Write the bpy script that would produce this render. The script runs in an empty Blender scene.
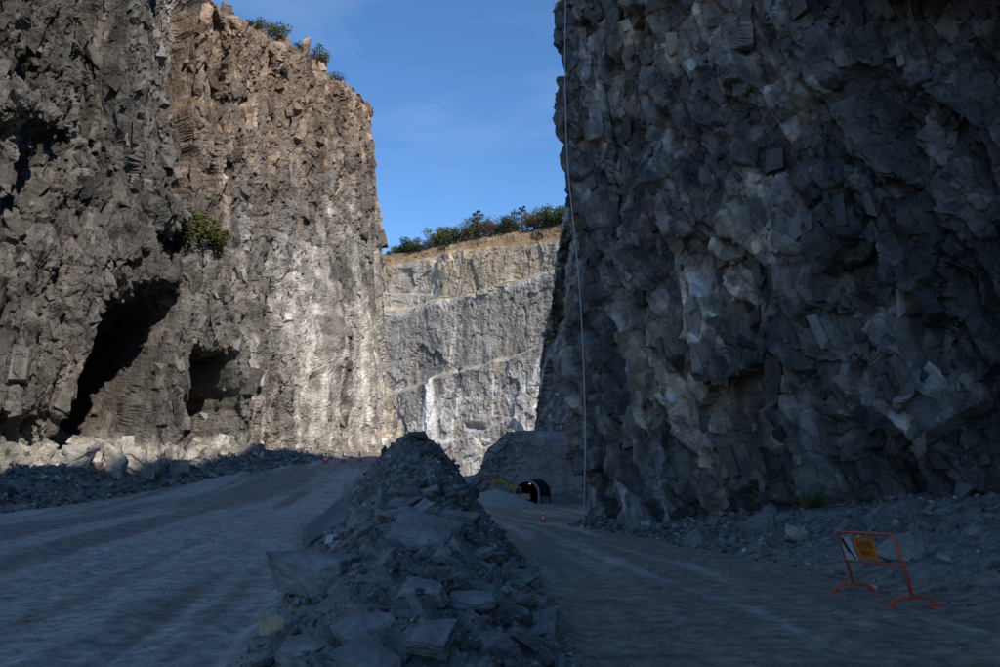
import bpy, bmesh, math, random
import numpy as np
from mathutils import Vector, Matrix, Euler

R = math.radians
random.seed(7)
rng = np.random.default_rng(11)
sc = bpy.context.scene
col = sc.collection

# ------------------------------------------------------------------ camera, sky, sun, exposure
TILT = R(9.68); FPX = 800.0; EYE = 2.0
cam_d = bpy.data.cameras.new('camera'); cam = bpy.data.objects.new('camera', cam_d); col.objects.link(cam)
cam_d.sensor_width = 36.0; cam_d.lens = 36.0 * FPX / 1000.0
cam_d.clip_start = 0.05; cam_d.clip_end = 6000
cam.location = (0, 0, EYE); cam.rotation_euler = (R(90) + TILT, 0, 0)
sc.camera = cam

SUN_TRAVEL = Vector((-0.50, 0.78, -0.80)).normalized()
to_sun = -SUN_TRAVEL
SUN_EL = math.asin(to_sun.z); SUN_AZ = math.atan2(to_sun.x, to_sun.y)    # azimuth clockwise from +Y
w = bpy.data.worlds.new('World'); sc.world = w; w.use_nodes = True
nt = w.node_tree; nt.nodes.clear()
out = nt.nodes.new('ShaderNodeOutputWorld'); bg = nt.nodes.new('ShaderNodeBackground')
sky = nt.nodes.new('ShaderNodeTexSky'); sky.sky_type = 'NISHITA'; sky.sun_disc = False
sky.sun_elevation = SUN_EL; sky.sun_rotation = SUN_AZ
sky.air_density = 1.0; sky.dust_density = 0.0; sky.ozone_density = 5.0; sky.altitude = 300
bg.inputs['Strength'].default_value = 0.13
# faint high cirrus mixed into the sky itself
tc = nt.nodes.new('ShaderNodeTexCoord'); mp = nt.nodes.new('ShaderNodeMapping')
mp.inputs['Scale'].default_value = (2.2, 2.2, 7.0); mp.inputs['Rotation'].default_value = (0.3, 0.5, 0.4)
nz = nt.nodes.new('ShaderNodeTexNoise'); nz.inputs['Scale'].default_value = 1.6; nz.inputs['Detail'].default_value = 7
nz.inputs['Distortion'].default_value = 0.6
rp = nt.nodes.new('ShaderNodeMapRange'); rp.inputs['From Min'].default_value = 0.52; rp.inputs['From Max'].default_value = 0.85
rp.inputs['To Max'].default_value = 0.12
mx = nt.nodes.new('ShaderNodeMix'); mx.data_type = 'RGBA'
mx.inputs[7].default_value = (5.5, 6.2, 7.2, 1)
L = nt.links.new
L(tc.outputs['Generated'], mp.inputs['Vector']); L(mp.outputs['Vector'], nz.inputs['Vector'])
L(nz.outputs['Fac'], rp.inputs['Value']); L(rp.outputs['Result'], mx.inputs[0]); hs = nt.nodes.new('ShaderNodeHueSaturation'); hs.inputs['Saturation'].default_value = 1.13; hs.inputs['Value'].default_value = 1.0; L(sky.outputs['Color'], hs.inputs['Color']); L(hs.outputs['Color'], mx.inputs[6])
L(mx.outputs[2], bg.inputs['Color']); L(bg.outputs['Background'], out.inputs['Surface'])

sd = bpy.data.lights.new('sun', 'SUN'); sd.energy = 3.2; sd.angle = R(0.53); sd.color = (1.0, 0.93, 0.84)
so = bpy.data.objects.new('sun', sd); col.objects.link(so)
so.rotation_euler = to_sun.to_track_quat('Z', 'Y').to_euler(); so.location = (60, -120, 120)
vs = sc.view_settings; vs.view_transform = 'Standard'; vs.look = 'None'; vs.gamma = 1; vs.exposure = 0.52
sc.cycles.max_bounces = 5; sc.cycles.diffuse_bounces = 4

# ------------------------------------------------------------------ helpers: projection used to size things at real depths
CT, ST = math.cos(TILT), math.sin(TILT)
def proj(x, y, z):
    zz = z - EYE; d = np.maximum(y * CT + zz * ST, 0.5); up = -y * ST + zz * CT
    return 500 + FPX * x / d, 333.5 - FPX * up / d
def ray(u, v):
    a = (u - 500) / FPX; b = (333.5 - v) / FPX
    return np.array((a, CT - b * ST, ST + b * CT))
def at_depth(u, v, y):
    r = ray(u, v); k = y / r[1]
    return Vector((r[0] * k, y, EYE + r[2] * k))
def ss(a, b, x):
    t = np.clip((x - a) / (b - a), 0, 1); return t * t * (3 - 2 * t)
def box(u, v, u0, u1, v0, v1, su=6, sv=8):
    return ss(u0 - su, u0 + su, u) * (1 - ss(u1 - su, u1 + su, u)) * ss(v0 - sv, v0 + sv, v) * (1 - ss(v1 - sv, v1 + sv, v))

# ------------------------------------------------------------------ helpers: noise
def h32(ix, iy, k):
    a = ix.astype(np.int64).astype(np.uint32); b = iy.astype(np.int64).astype(np.uint32)
    h = a * np.uint32(374761393) + b * np.uint32(668265263) + np.uint32((k * 2246822519 + 97) & 0xffffffff)
    h = (h ^ (h >> np.uint32(13))) * np.uint32(1274126177)
    h = (h ^ (h >> np.uint32(16))) * np.uint32(2654435761)
    return (h ^ (h >> np.uint32(15))).astype(np.float64) / 4294967295.0
def vnoise(x, y, k):
    ix = np.floor(x); iy = np.floor(y); fx = x - ix; fy = y - iy
    fx = fx * fx * fx * (fx * (fx * 6 - 15) + 10); fy = fy * fy * fy * (fy * (fy * 6 - 15) + 10)
    a = h32(ix, iy, k); b = h32(ix + 1, iy, k); c = h32(ix, iy + 1, k); d = h32(ix + 1, iy + 1, k)
    return (a + (b - a) * fx) * (1 - fy) + (c + (d - c) * fx) * fy
def fbm(x, y, k, octv=4):
    s = 0; a = 1.0; t = 0
    for o in range(octv):
        ca, sa = math.cos(o * 1.1), math.sin(o * 1.1)
        s = s + a * (vnoise((x * ca - y * sa) * 2 ** o + 7.3 * o, (x * sa + y * ca) * 2 ** o - 3.1 * o, k + o) * 2 - 1); t += a; a *= 0.5
    return s / t
def facets(s, z, cs, cz, seed, rot=0.0, slope=0.6, warp=0.35, crack=0.0, bias=0.0):
    """angular fracture blocks: every cell of a stretched, warped cell grid has its own offset and tilt"""
    c, n = math.cos(rot), math.sin(rot)
    p = (s * c - z * n) / cs; q = (s * n + z * c) / cz
    if warp:
        p0 = p; p = p + warp * (vnoise(p * 1.3, q * 1.3, seed + 50) * 2 - 1); q = q + warp * (vnoise(p0 * 1.3, q * 1.3, seed + 51) * 2 - 1)
    ip = np.floor(p); iq = np.floor(q)
    f1 = np.full(p.shape, 9.0); f2 = np.full(p.shape, 9.0); o = np.zeros(p.shape); idc = np.zeros(p.shape)
    for i in (-1, 0, 1):
        for j in (-1, 0, 1):
            a = ip + i; b = iq + j
            r0 = h32(a, b, seed); r1 = h32(a, b, seed + 1)
            dx = p - a - r0; dy = q - b - r1; d = dx * dx + dy * dy
            m = d < f1
            f2 = np.where(m, f1, np.minimum(f2, d)); f1 = np.where(m, d, f1)
            r2 = h32(a, b, seed + 2); gx = h32(a, b, seed + 3) * 2 - 1; gy = h32(a, b, seed + 4) * 2 - 1
            val = (r2 * 2 - 1) + slope * (gx * dx + gy * dy) * 2 + bias * dx * 2
            o = np.where(m, val, o); idc = np.where(m, r2 * 0.7 + gx * 0.3, idc)
    if cs > 4:
        pass
    if crack:
        e = np.sqrt(f2) - np.sqrt(f1); o = o - crack * (1 - ss(0.0, 0.13, e))
    return o, idc

def facets3(P, cs, cz, seed, slope=0.6, warp=0.1, bias=0.0, crack=0.0, sp=0.05):
    """the same fracture blocks cut through space, so that side faces break up like front faces; P = (along, across, up)"""
    p, q, r = P[0] / cs, P[1] / cs, P[2] / cz
    if warp:
        a = warp * (vnoise(p * 1.3 + r, q * 1.3 - r, seed + 50) * 2 - 1); p = p + a; r = r + warp * (vnoise(p * 1.3 - q, r * 1.3, seed + 51) * 2 - 1)
    bp, bq, br = np.floor(p - 0.5), np.floor(q - 0.5), np.floor(r - 0.5)
    f1 = np.full(p.shape, 9.0); f2 = np.full(p.shape, 9.0); o = np.zeros(p.shape); o2 = np.zeros(p.shape); idc = np.zeros(p.shape)
    for i in (0, 1):
        for j in (0, 1):
            for k in (0, 1):
                a = bp + i + 7919 * (br + k); b = bq + j + 104729 * (br + k)
                dx = p - bp - i - 0.5 - 0.62 * (h32(a, b, seed) - 0.5); dy = q - bq - j - 0.5 - 0.62 * (h32(a, b, seed + 1) - 0.5); dz = r - br - k - 0.5 - 0.62 * (h32(a, b, seed + 2) - 0.5)
                d = dx * dx + dy * dy + dz * dz; m = d < f1
                m2 = (~m) & (d < f2)
                r2 = h32(a, b, seed + 3); g1 = h32(a, b, seed + 4) * 2 - 1; g2 = h32(a, b, seed + 5) * 2 - 1
                v = (r2 * 2 - 1) + slope * 2 * (g1 * (dx + 0.5 * dy) + g2 * dz) + bias * 2 * dx
                o2 = np.where(m, o, np.where(m2, v, o2)); f2 = np.where(m, f1, np.where(m2, d, f2)); f1 = np.where(m, d, f1); o = np.where(m, v, o); idc = np.where(m, h32(a, b, seed + 6), idc)
    e = (np.sqrt(f2) - np.sqrt(f1)) * cs; w_ = 0.5 + 0.5 * np.clip(e / (5.0 * np.maximum(sp, 0.02)), 0, 1); o = o * w_ + o2 * (1 - w_)
    if crack: o = o - crack * (1 - ss(0.0, 0.10, e / cs)) * np.clip(0.12 * cs / np.maximum(sp, 0.02), 0, 1)
    return o, idc

# ------------------------------------------------------------------ helpers: meshes
def mesh_np(name, V, F, mat, smooth=False, colour=None):
    me = bpy.data.meshes.new(name); F = np.asarray(F, dtype=np.int32); V = np.asarray(V, dtype=np.float32)
    n, k = F.shape
    me.vertices.add(len(V)); me.vertices.foreach_set('co', V.ravel())
    me.loops.add(n * k); me.loops.foreach_set('vertex_index', F.ravel())
    me.polygons.add(n); me.polygons.foreach_set('loop_start', np.arange(0, n * k, k, dtype=np.int32))
    me.polygons.foreach_set('use_smooth', np.full(n, smooth, dtype=bool))
    if colour is not None:
        ca = me.color_attributes.new('rock_colour', 'FLOAT_COLOR', 'POINT')
        c4 = np.ones((len(V), 4), dtype=np.float32); c4[:, :3] = colour
        ca.data.foreach_set('color', c4.ravel())
    me.update(calc_edges=True); me.materials.append(mat)
    return me
def link(name, me, parent=None, loc=None, rot=None, scale=None, **props):
    o = bpy.data.objects.new(name, me); col.objects.link(o)
    if parent: o.parent = parent
    if loc is not None: o.location = loc
    if rot is not None: o.rotation_euler = rot
    if scale is not None: o.scale = scale
    for k, v in props.items(): o[k] = v
    return o
def thing(name, label, category, loc=(0, 0, 0), rotz=0, group=None):
    o = link(name, None, loc=loc, rot=(0, 0, rotz), label=label, category=category)
    if group: o['group'] = group
    return o
def grid_faces(nr, nc):
    i = np.arange(nr - 1)[:, None] * nc + np.arange(nc - 1)[None, :]
    return np.stack([i, i + 1, i + nc + 1, i + nc], -1).reshape(-1, 4)
class MB:
    """collects simple shapes in one bmesh"""
    def __init__(s): s.bm = bmesh.new()
    def box(s, c, size, rot=None, bevel=0.0):
        r = bmesh.ops.create_cube(s.bm, size=1.0); vs_ = r['verts']
        M = Matrix.Translation(c) @ (rot.to_matrix().to_4x4() if rot is not None else Matrix()) @ Matrix.Diagonal((*size, 1))
        bmesh.ops.transform(s.bm, matrix=M, verts=vs_)
        if bevel:
            ed = list({e for v in vs_ for e in v.link_edges})
            bmesh.ops.bevel(s.bm, geom=ed, offset=bevel, segments=2, affect='EDGES', profile=0.6)
        return s
    def tube(s, pts, rad, seg=10, cap=True):
        pts = [Vector(p) for p in pts]; rings = []
        rad = rad if isinstance(rad, (list, tuple)) else [rad] * len(pts)
        prev = None
        for i, p in enumerate(pts):
            t = (pts[min(i + 1, len(pts) - 1)] - pts[max(i - 1, 0)]).normalized()
            a = prev if prev is not None else (Vector((0, 0, 1)) if abs(t.z) < 0.9 else Vector((1, 0, 0)))
            x = (a - t * a.dot(t)).normalized(); y = t.cross(x); prev = x
            rings.append([s.bm.verts.new(p + (x * math.cos(2 * math.pi * k / seg) + y * math.sin(2 * math.pi * k / seg)) * rad[i]) for k in range(seg)])
        for a, b in zip(rings, rings[1:]):
            for k in range(seg): s.bm.faces.new((a[k], a[(k + 1) % seg], b[(k + 1) % seg], b[k]))
        if cap: s.bm.faces.new(rings[0][::-1]); s.bm.faces.new(rings[-1])
        return s
    def prism(s, outline, a, b, thick, origin):
        """outline in plane (a, b) extruded along a x b"""
        a, b, o = Vector(a), Vector(b), Vector(origin); n = a.cross(b).normalized() * thick
        f = [s.bm.verts.new(o + a * p + b * q) for p, q in outline]; g = [s.bm.verts.new(v.co + n) for v in f]
        s.bm.faces.new(f[::-1]); s.bm.faces.new(g); m = len(f)
        for i in range(m): s.bm.faces.new((f[i], f[(i + 1) % m], g[(i + 1) % m], g[i]))
        return s
    def lathe(s, prof, seg=20, c=(0, 0, 0)):
        c = Vector(c); rings = [[s.bm.verts.new(c + Vector((r * math.cos(2 * math.pi * k / seg), r * math.sin(2 * math.pi * k / seg), z))) for k in range(seg)] for r, z in prof]
        for a, b in zip(rings, rings[1:]):
            for k in range(seg): s.bm.faces.new((a[k], a[(k + 1) % seg], b[(k + 1) % seg], b[k]))
        s.bm.faces.new(rings[0][::-1]); s.bm.faces.new(rings[-1]); return s
    def mesh(s, name, mat, smooth=False):
        bmesh.ops.recalc_face_normals(s.bm, faces=s.bm.faces)
        me = bpy.data.meshes.new(name); s.bm.to_mesh(me); s.bm.free()
        if smooth:
            for p in me.polygons: p.use_smooth = True
        me.materials.append(mat); return me

# ------------------------------------------------------------------ materials
def rock_mat(name, base=None, rough=0.8, fine=6.0, bump=0.06, streak=0.0, contrast=0.45, rnd=0.0, spec=0.3, veins=0.0):
    m = bpy.data.materials.new(name); m.use_nodes = True; t = m.node_tree; N = t.nodes; K = t.links.new
    b = N['Principled BSDF']; b.inputs['Roughness'].default_value = rough; b.inputs['Specular IOR Level'].default_value = spec
    co = N.new('ShaderNodeTexCoord')
    def noise(scale, detail, vec=None, rough_=0.6):
        n = N.new('ShaderNodeTexNoise'); n.inputs['Scale'].default_value = scale; n.inputs['Detail'].default_value = detail
        n.inputs['Roughness'].default_value = rough_; K(vec or co.outputs['Object'], n.inputs['Vector']); return n
    if base is None:
        a = N.new('ShaderNodeAttribute'); a.attribute_name = 'rock_colour'; c = a.outputs['Color']
    else:
        a = N.new('ShaderNodeRGB'); a.outputs[0].default_value = (*base, 1); c = a.outputs[0]
    def mul(c, fac_sock, lo, hi, f0=0.3, f1=0.7):
        r = N.new('ShaderNodeMapRange'); r.inputs['From Min'].default_value = f0; r.inputs['From Max'].default_value = f1
        r.inputs['To Min'].default_value = lo; r.inputs['To Max'].default_value = hi; K(fac_sock, r.inputs['Value'])
        mm = N.new('ShaderNodeVectorMath'); mm.operation = 'SCALE'; K(c, mm.inputs[0]); K(r.outputs['Result'], mm.inputs['Scale']); return mm.outputs[0]
    n1 = noise(fine * 0.25, 9); n2 = noise(fine * 2.5, 6)
    c = mul(c, n1.outputs['Fac'], 1 - contrast, 1 + contrast); c = mul(c, n2.outputs['Fac'], 1 - contrast * 0.7, 1 + contrast * 0.7)
    if streak:
        mpn = N.new('ShaderNodeMapping'); mpn.inputs['Scale'].default_value = (1, 1, 0.07); K(co.outputs['Object'], mpn.inputs['Vector'])
        n3 = noise(fine * 0.35, 6, mpn.outputs['Vector']); c = mul(c, n3.outputs['Fac'], 1 - streak, 1 + streak)
    if veins:
        n5 = noise(fine * 0.5, 5); n5.inputs['Distortion'].default_value = 1.5
        r = N.new('ShaderNodeMapRange'); r.inputs['From Min'].default_value = 0.66; r.inputs['From Max'].default_value = 0.74; r.inputs['To Max'].default_value = veins
        K(n5.outputs['Fac'], r.inputs['Value'])
        mxx = N.new('ShaderNodeMix'); mxx.data_type = 'RGBA'; mxx.inputs[7].default_value = (0.42, 0.42, 0.42, 1); K(r.outputs['Result'], mxx.inputs[0]); K(c, mxx.inputs[6]); c = mxx.outputs[2]
    if rnd:
        oi = N.new('ShaderNodeObjectInfo'); c = mul(c, oi.outputs['Random'], 1 - rnd, 1 + rnd, 0, 1)
    K(c, b.inputs['Base Color'])
    n4 = noise(fine, 12, None, 0.68)
    vo = N.new('ShaderNodeTexVoronoi'); vo.inputs['Scale'].default_value = fine * 0.8; K(co.outputs['Object'], vo.inputs['Vector'])
    ad = N.new('ShaderNodeMath'); ad.operation = 'MULTIPLY_ADD'; ad.inputs[1].default_value = 0.5; K(vo.outputs['Distance'], ad.inputs[0]); K(n4.outputs['Fac'], ad.inputs[2])
    bp = N.new('ShaderNodeBump'); bp.inputs['Strength'].default_value = 0.9; bp.inputs['Distance'].default_value = bump
    K(ad.outputs[0], bp.inputs['Height']); K(bp.outputs['Normal'], b.inputs['Normal'])
    return m
def paint_mat(name, c, rough=0.5, var=0.2, scale=8.0, metal=0.0, spec=0.4):
    m = bpy.data.materials.new(name); m.use_nodes = True; t = m.node_tree; N = t.nodes; K = t.links.new
    b = N['Principled BSDF']; b.inputs['Roughness'].default_value = rough; b.inputs['Metallic'].default_value = metal; b.inputs['Specular IOR Level'].default_value = spec
    co = N.new('ShaderNodeTexCoord'); n = N.new('ShaderNodeTexNoise'); n.inputs['Scale'].default_value = scale; n.inputs['Detail'].default_value = 8; K(co.outputs['Object'], n.inputs['Vector'])
    r = N.new('ShaderNodeMapRange'); r.inputs['From Min'].default_value = 0.3; r.inputs['From Max'].default_value = 0.7
    r.inputs['To Min'].default_value = 1 - var; r.inputs['To Max'].default_value = 1 + var; K(n.outputs['Fac'], r.inputs['Value'])
    rgb = N.new('ShaderNodeRGB'); rgb.outputs[0].default_value = (*c, 1)
    mm = N.new('ShaderNodeVectorMath'); mm.operation = 'SCALE'; K(rgb.outputs[0], mm.inputs[0]); K(r.outputs['Result'], mm.inputs['Scale']); K(mm.outputs[0], b.inputs['Base Color'])
    return m
def leaf_mat(name, c1, c2):
    m = bpy.data.materials.new(name); m.use_nodes = True; t = m.node_tree; N = t.nodes; K = t.links.new
    b = N['Principled BSDF']; b.inputs['Roughness'].default_value = 0.65; b.inputs['Specular IOR Level'].default_value = 0.25
    co = N.new('ShaderNodeTexCoord'); n = N.new('ShaderNodeTexNoise'); n.inputs['Scale'].default_value = 1.6; n.inputs['Detail'].default_value = 4; K(co.outputs['Object'], n.inputs['Vector'])
    r = N.new('ShaderNodeMapRange'); r.inputs['From Min'].default_value = 0.35; r.inputs['From Max'].default_value = 0.65; K(n.outputs['Fac'], r.inputs['Value'])
    mx_ = N.new('ShaderNodeMix'); mx_.data_type = 'RGBA'; mx_.inputs[6].default_value = (*c1, 1); mx_.inputs[7].default_value = (*c2, 1)
    K(r.outputs['Result'], mx_.inputs[0]); K(mx_.outputs[2], b.inputs['Base Color']); return m

M_cliff_sun = rock_mat('sunlit_cliff_rock', fine=3.0, bump=0.22, streak=0.25, contrast=0.4)
M_cliff_shade = rock_mat('shaded_cliff_rock', rough=0.55, fine=5.0, bump=0.07, streak=0.22, contrast=0.35, spec=0.5, veins=0.22)
M_far = rock_mat('far_wall_rock', fine=1.1, bump=0.3, streak=0.35, contrast=0.3)
M_head = rock_mat('headwall_rock', fine=2.0, bump=0.25, streak=0.15, contrast=0.3)
M_ground = rock_mat('gravel_ground', rough=0.85, fine=16.0, bump=0.03, contrast=0.5, spec=0.25)
M_rubble = rock_mat('rubble_rock', rough=0.7, fine=9.0, bump=0.02, contrast=0.35, spec=0.35)
M_stone = rock_mat('loose_stone', base=(0.175, 0.162, 0.148), rough=0.7, fine=7.0, bump=0.03, contrast=0.3, rnd=0.45, spec=0.35, veins=0.25)
M_slab = rock_mat('slate_slab', base=(0.23, 0.215, 0.198), rough=0.65, fine=4.0, bump=0.035, contrast=0.32, streak=0.15, rnd=0.15, spec=0.35, veins=0.25)
M_tan = rock_mat('tan_stone', base=(0.50, 0.36, 0.21), rough=0.8, fine=9.0, bump=0.02, contrast=0.3)
M_white = rock_mat('quartz_stone', base=(0.55, 0.56, 0.58), rough=0.6, fine=9.0, bump=0.02, contrast=0.25)
M_pale = rock_mat('pale_block', base=(0.40, 0.355, 0.30), rough=0.85, fine=3.0, bump=0.1, contrast=0.35, rnd=0.15)
M_heap = rock_mat('heap_gravel', base=(0.40, 0.37, 0.33), rough=0.9, fine=9.0, bump=0.05, contrast=0.15)
M_steel = paint_mat('dark_corrugated_steel', (0.018, 0.022, 0.03), 0.5, 0.3, 3)
M_concrete = paint_mat('pale_concrete_ring', (0.42, 0.43, 0.43), 0.85, 0.2, 2)
M_wing = paint_mat('stained_concrete', (0.13, 0.13, 0.13), 0.9, 0.3, 2)
M_dark = paint_mat('tunnel_lining', (0.025, 0.024, 0.024), 0.9, 0.3, 1)
M_yellow = paint_mat('worn_yellow_paint', (0.55, 0.27, 0.035), 0.5, 0.3, 2)
M_tanpaint = paint_mat('dusty_tan_paint', (0.52, 0.34, 0.22), 0.6, 0.2, 2)
M_black = paint_mat('black_rubber', (0.02, 0.02, 0.022), 0.7, 0.2, 4)
M_glass = paint_mat('cab_glass', (0.03, 0.04, 0.05), 0.1, 0.1, 2)
M_orange = paint_mat('orange_red_paint', (0.62, 0.095, 0.04), 0.45, 0.25, 9)
M_amber = paint_mat('amber_sign_paint', (0.75, 0.24, 0.012), 0.5, 0.15, 7)
M_ink = paint_mat('sign_ink', (0.05, 0.03, 0.02), 0.6, 0.2, 9)
M_signwhite = paint_mat('sign_white', (0.62, 0.60, 0.64), 0.5, 0.12, 7)
M_cone = paint_mat('cone_red', (0.75, 0.06, 0.04), 0.5, 0.15, 7)
M_conewhite = paint_mat('cone_white', (0.8, 0.8, 0.78), 0.5, 0.1, 7)
M_hose = paint_mat('pale_hose', (0.5, 0.52, 0.55), 0.5, 0.15, 2)
M_bark = paint_mat('bark', (0.10, 0.075, 0.055), 0.9, 0.3, 5)
M_leaf_dark = leaf_mat('dark_green_leaves', (0.03, 0.05, 0.018), (0.075, 0.10, 0.032))
M_leaf_olive = leaf_mat('olive_leaves', (0.07, 0.08, 0.022), (0.15, 0.145, 0.045))
M_leaf_brown = leaf_mat('brown_twigs', (0.09, 0.055, 0.035), (0.16, 0.11, 0.06))
M_leaf_scrub = leaf_mat('scrub_leaves', (0.10, 0.065, 0.03), (0.06, 0.07, 0.022))
M_leaf_fern = leaf_mat('fern_leaves', (0.10, 0.15, 0.025), (0.22, 0.25, 0.05))
M_lamp = bpy.data.materials.new('lit_lamp'); M_lamp.use_nodes = True
M_lamp.node_tree.nodes['Principled BSDF'].inputs['Emission Color'].default_value = (1, 0.55, 0.25, 1)
M_lamp.node_tree.nodes['Principled BSDF'].inputs['Emission Strength'].default_value = 0.5

# ------------------------------------------------------------------ the ground
def I(y, *p): return np.interp(y, [a for a, b in p], [b for a, b in p])
def zl(y): return I(y, (-20, 0), (25, -0.05), (37, 0.05), (48, 0.55), (60, 1.4), (76, 2.95), (90, 3.65), (112, 4.1), (135, 0), (170, -3.6), (400, -3.6))
def zr(y): return I(y, (-20, 0), (12, -0.03), (20, -0.3), (34, -0.95), (42, -1.3), (50, -1.35), (65, -2.05), (140, -3.6), (400, -3.6))
def eL(y): return I(y, (-20, -1.6), (5, -2.3), (8.7, -2.75), (20, -4.5), (30, -6.2), (45, -8), (76, -11.6), (110, -12))       # right edge of the left road
def eR(y): return I(y, (-20, 0.6), (5, 1.0), (9, 1.0), (13, 0.95), (20, 0.75), (30, 0.35), (45, -0.5), (76, -3.5), (110, -6), (150, -7)) # left edge of the right road
def xr(y): return I(y, (-20, -0.4), (5, -0.85), (12, -1.3), (20, -2.0), (30, -3.05), (42, -5.2), (60, -8))
def hr(y): return I(y, (-20, 0.3), (3, 0.35), (6, 0.5), (9, 0.75), (13, 1.0), (20, 1.75), (26, 2.9), (29.5, 3.45), (31.5, 3.5), (36, 2.5), (42, 1.0), (50, 0.15), (56, 0))
def eLL(y): return I(y, (0, -25), (20, -23.6), (37, -22.8), (60, -21.4), (72, -17.6), (84, -14.6), (100, -13))                 # left edge of the left road
def hb(y): return I(y, (0, 2.4), (37, 2.2), (46, 2.0), (55, 1.6), (66, 1.35), (78, 1.1), (84, 0.3), (95, 0.2))
def xw(y): return I(y, (-70, 20), (8, 20), (16.5, 18.6), (24.7, 15.4), (32.6, 12.2), (42, 8.4), (49.8, 5.35), (53.5, 6), (58, 9.5), (70, 15), (110, 16), (142, 14.5), (158, 9.5), (175, 5.6))
def tw(y): return I(y, (0, 13.2), (12, 12.9), (18, 11.1), (24.7, 8.5), (32.6, 5.2), (38, 2.6), (42, 1.5), (50, 0.8), (56, 1.4), (70, 5), (90, 4), (140, 3))
def th(y): return I(y, (0, 2.2), (12, 2.1), (18, 2.0), (24.7, 1.75), (32.6, 1.35), (38, 0.75), (42, 0.5), (50, 0.4), (58, 0.8), (74, 1.4), (90, 1), (140, 1))
def ground_z(x, y, detail=True):
    t = ss(0, 1, (x - eL(y)) / np.maximum(eR(y) - eL(y), 0.2))
    z = zl(y) * (1 - t) + zr(y) * t
    c = xr(y); wl = np.maximum(c - eL(y) + 0.3, 0.5); wr = np.maximum(eR(y) + 0.15 - c, 0.5)
    q = np.where(x < c, (c - x) / wl, (x - c) / wr)
    rid = np.clip(1.12 * (1 - q), 0, 1); rid = rid * rid * (3 - 2 * rid) * 0.45 + rid * 0.55
    z = z + hr(y) * rid + np.where(x < c, 0, 0) 
    # excess drop to the right road is already in t; left berm
    bq = 1 - np.abs(x - (eLL(y) - 2.3)) / 2.6
    bm = np.clip(bq * 1.25, 0, 1); z = z + hb(y) * bm * (0.8 + 0.35 * fbm(x * 0.35, y * 0.35, 61, 3))
    z = z + np.where(x < eLL(y) - 2.3, 0.5 * ss(0, 3, eLL(y) - 2.3 - x) * (y < 120), 0)
    tq = np.clip((x - (xw(y) - tw(y))) / tw(y), 0, 1.6)
    tal = th(y) * np.minimum(tq, 1.1) ** 0.95; z = z + tal
    rough = np.clip(rid * 1.4, 0, 1) + np.clip(bm, 0, 1) + np.clip(tq * 3, 0, 1)
    rough = np.clip(rough, 0, 1)
    if detail:
        f1, _ = facets(x, y, 1.1, 1.1, 71, 0.3, 0.7); f2, _ = facets(x, y, 0.42, 0.42, 72, 0.9, 0.7); f3, _ = facets(x, y, 0.16, 0.16, 73, 0.2, 0.7)
        nearf = np.clip(hr(y) / 1.2, 0.5, 1)
        z = z + rough * (f1 * 0.16 * nearf + f2 * 0.085 + f3 * 0.035 + 0.12 * fbm(x * 0.8, y * 0.8, 74, 3))
        # road relief: long ruts along the direction of travel and loose gravel
        lx = x - eL(y); rx = x - eR(y)
        rutL = np.sin(lx * 2.3 + 0.7 * np.sin(y * 0.11)) * 0.03 + fbm(lx * 3.2, y * 0.18, 75, 3) * 0.05 + 0.012 * fbm(lx * 9, y * 0.6, 78, 3)
        rutR = fbm(rx * 2.4, y * 0.16, 76, 3) * 0.055 + 0.012 * fbm(rx * 9, y * 0.6, 79, 3)
        # cross treads pressed in by tyres
        tread = 0.010 * np.sin(y * 22 + lx * 5) * ss(0.1, 0.5, fbm(lx * 0.9, y * 0.1, 80, 2)) * (y < 30)
        z = z + (1 - rough) * (np.where(x < xr(y), rutL + tread, rutR) + 0.012 * fbm(x * 6, y * 6, 77, 3) + 0.05 * fbm(x * 0.15, y * 0.15, 81, 2))
    return z, rid, bm, tq, rough
def gz(x, y):
    return float(ground_z(np.array([x], float), np.array([y], float))[0][0])
def hit(u, v, y0=3.0, y1=200.0):
    r = ray(u, v); ys = np.linspace(y0, y1, 6000) if y1 > 40 else np.linspace(y0, y1, 2000)
    k = ys / r[1]; z = ground_z(r[0] * k, ys, False)[0]; below = EYE + r[2] * k < z
    i = int(np.argmax(below)) if below.any() else len(ys) - 1
    return Vector((r[0] * k[i], ys[i], z[i]))

def axis(breaks):
    o = []
    for (a, st), (b, _) in zip(breaks, breaks[1:]):
        n = max(1, int(round((b - a) / st))); o.append(np.linspace(a, b, n, endpoint=False))
    o.append(np.array([breaks[-1][0]])); return np.concatenate(o)
gx_ = axis([(-1500, 300), (-300, 30), (-60, 2), (-30, 0.3), (-12, 0.16), (-5, 0.07), (2.0, 0.11), (6, 0.12), (11, 0.5), (20, 2), (60, 30), (300, 300), (1500, 1)])
gy_ = axis([(-1500, 300), (-300, 30), (-60, 3), (0, 0.4), (4.5, 0.06), (13, 0.1), (22, 0.16), (36, 0.25), (60, 0.5), (90, 1.0), (150, 3), (300, 60), (900, 300), (3000, 1)])
GX, GY = np.meshgrid(gx_, gy_)
gzv, rid, bmk, tqk, rough = ground_z(GX.ravel(), GY.ravel())
X_, Y_ = GX.ravel(), GY.ravel()
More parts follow.
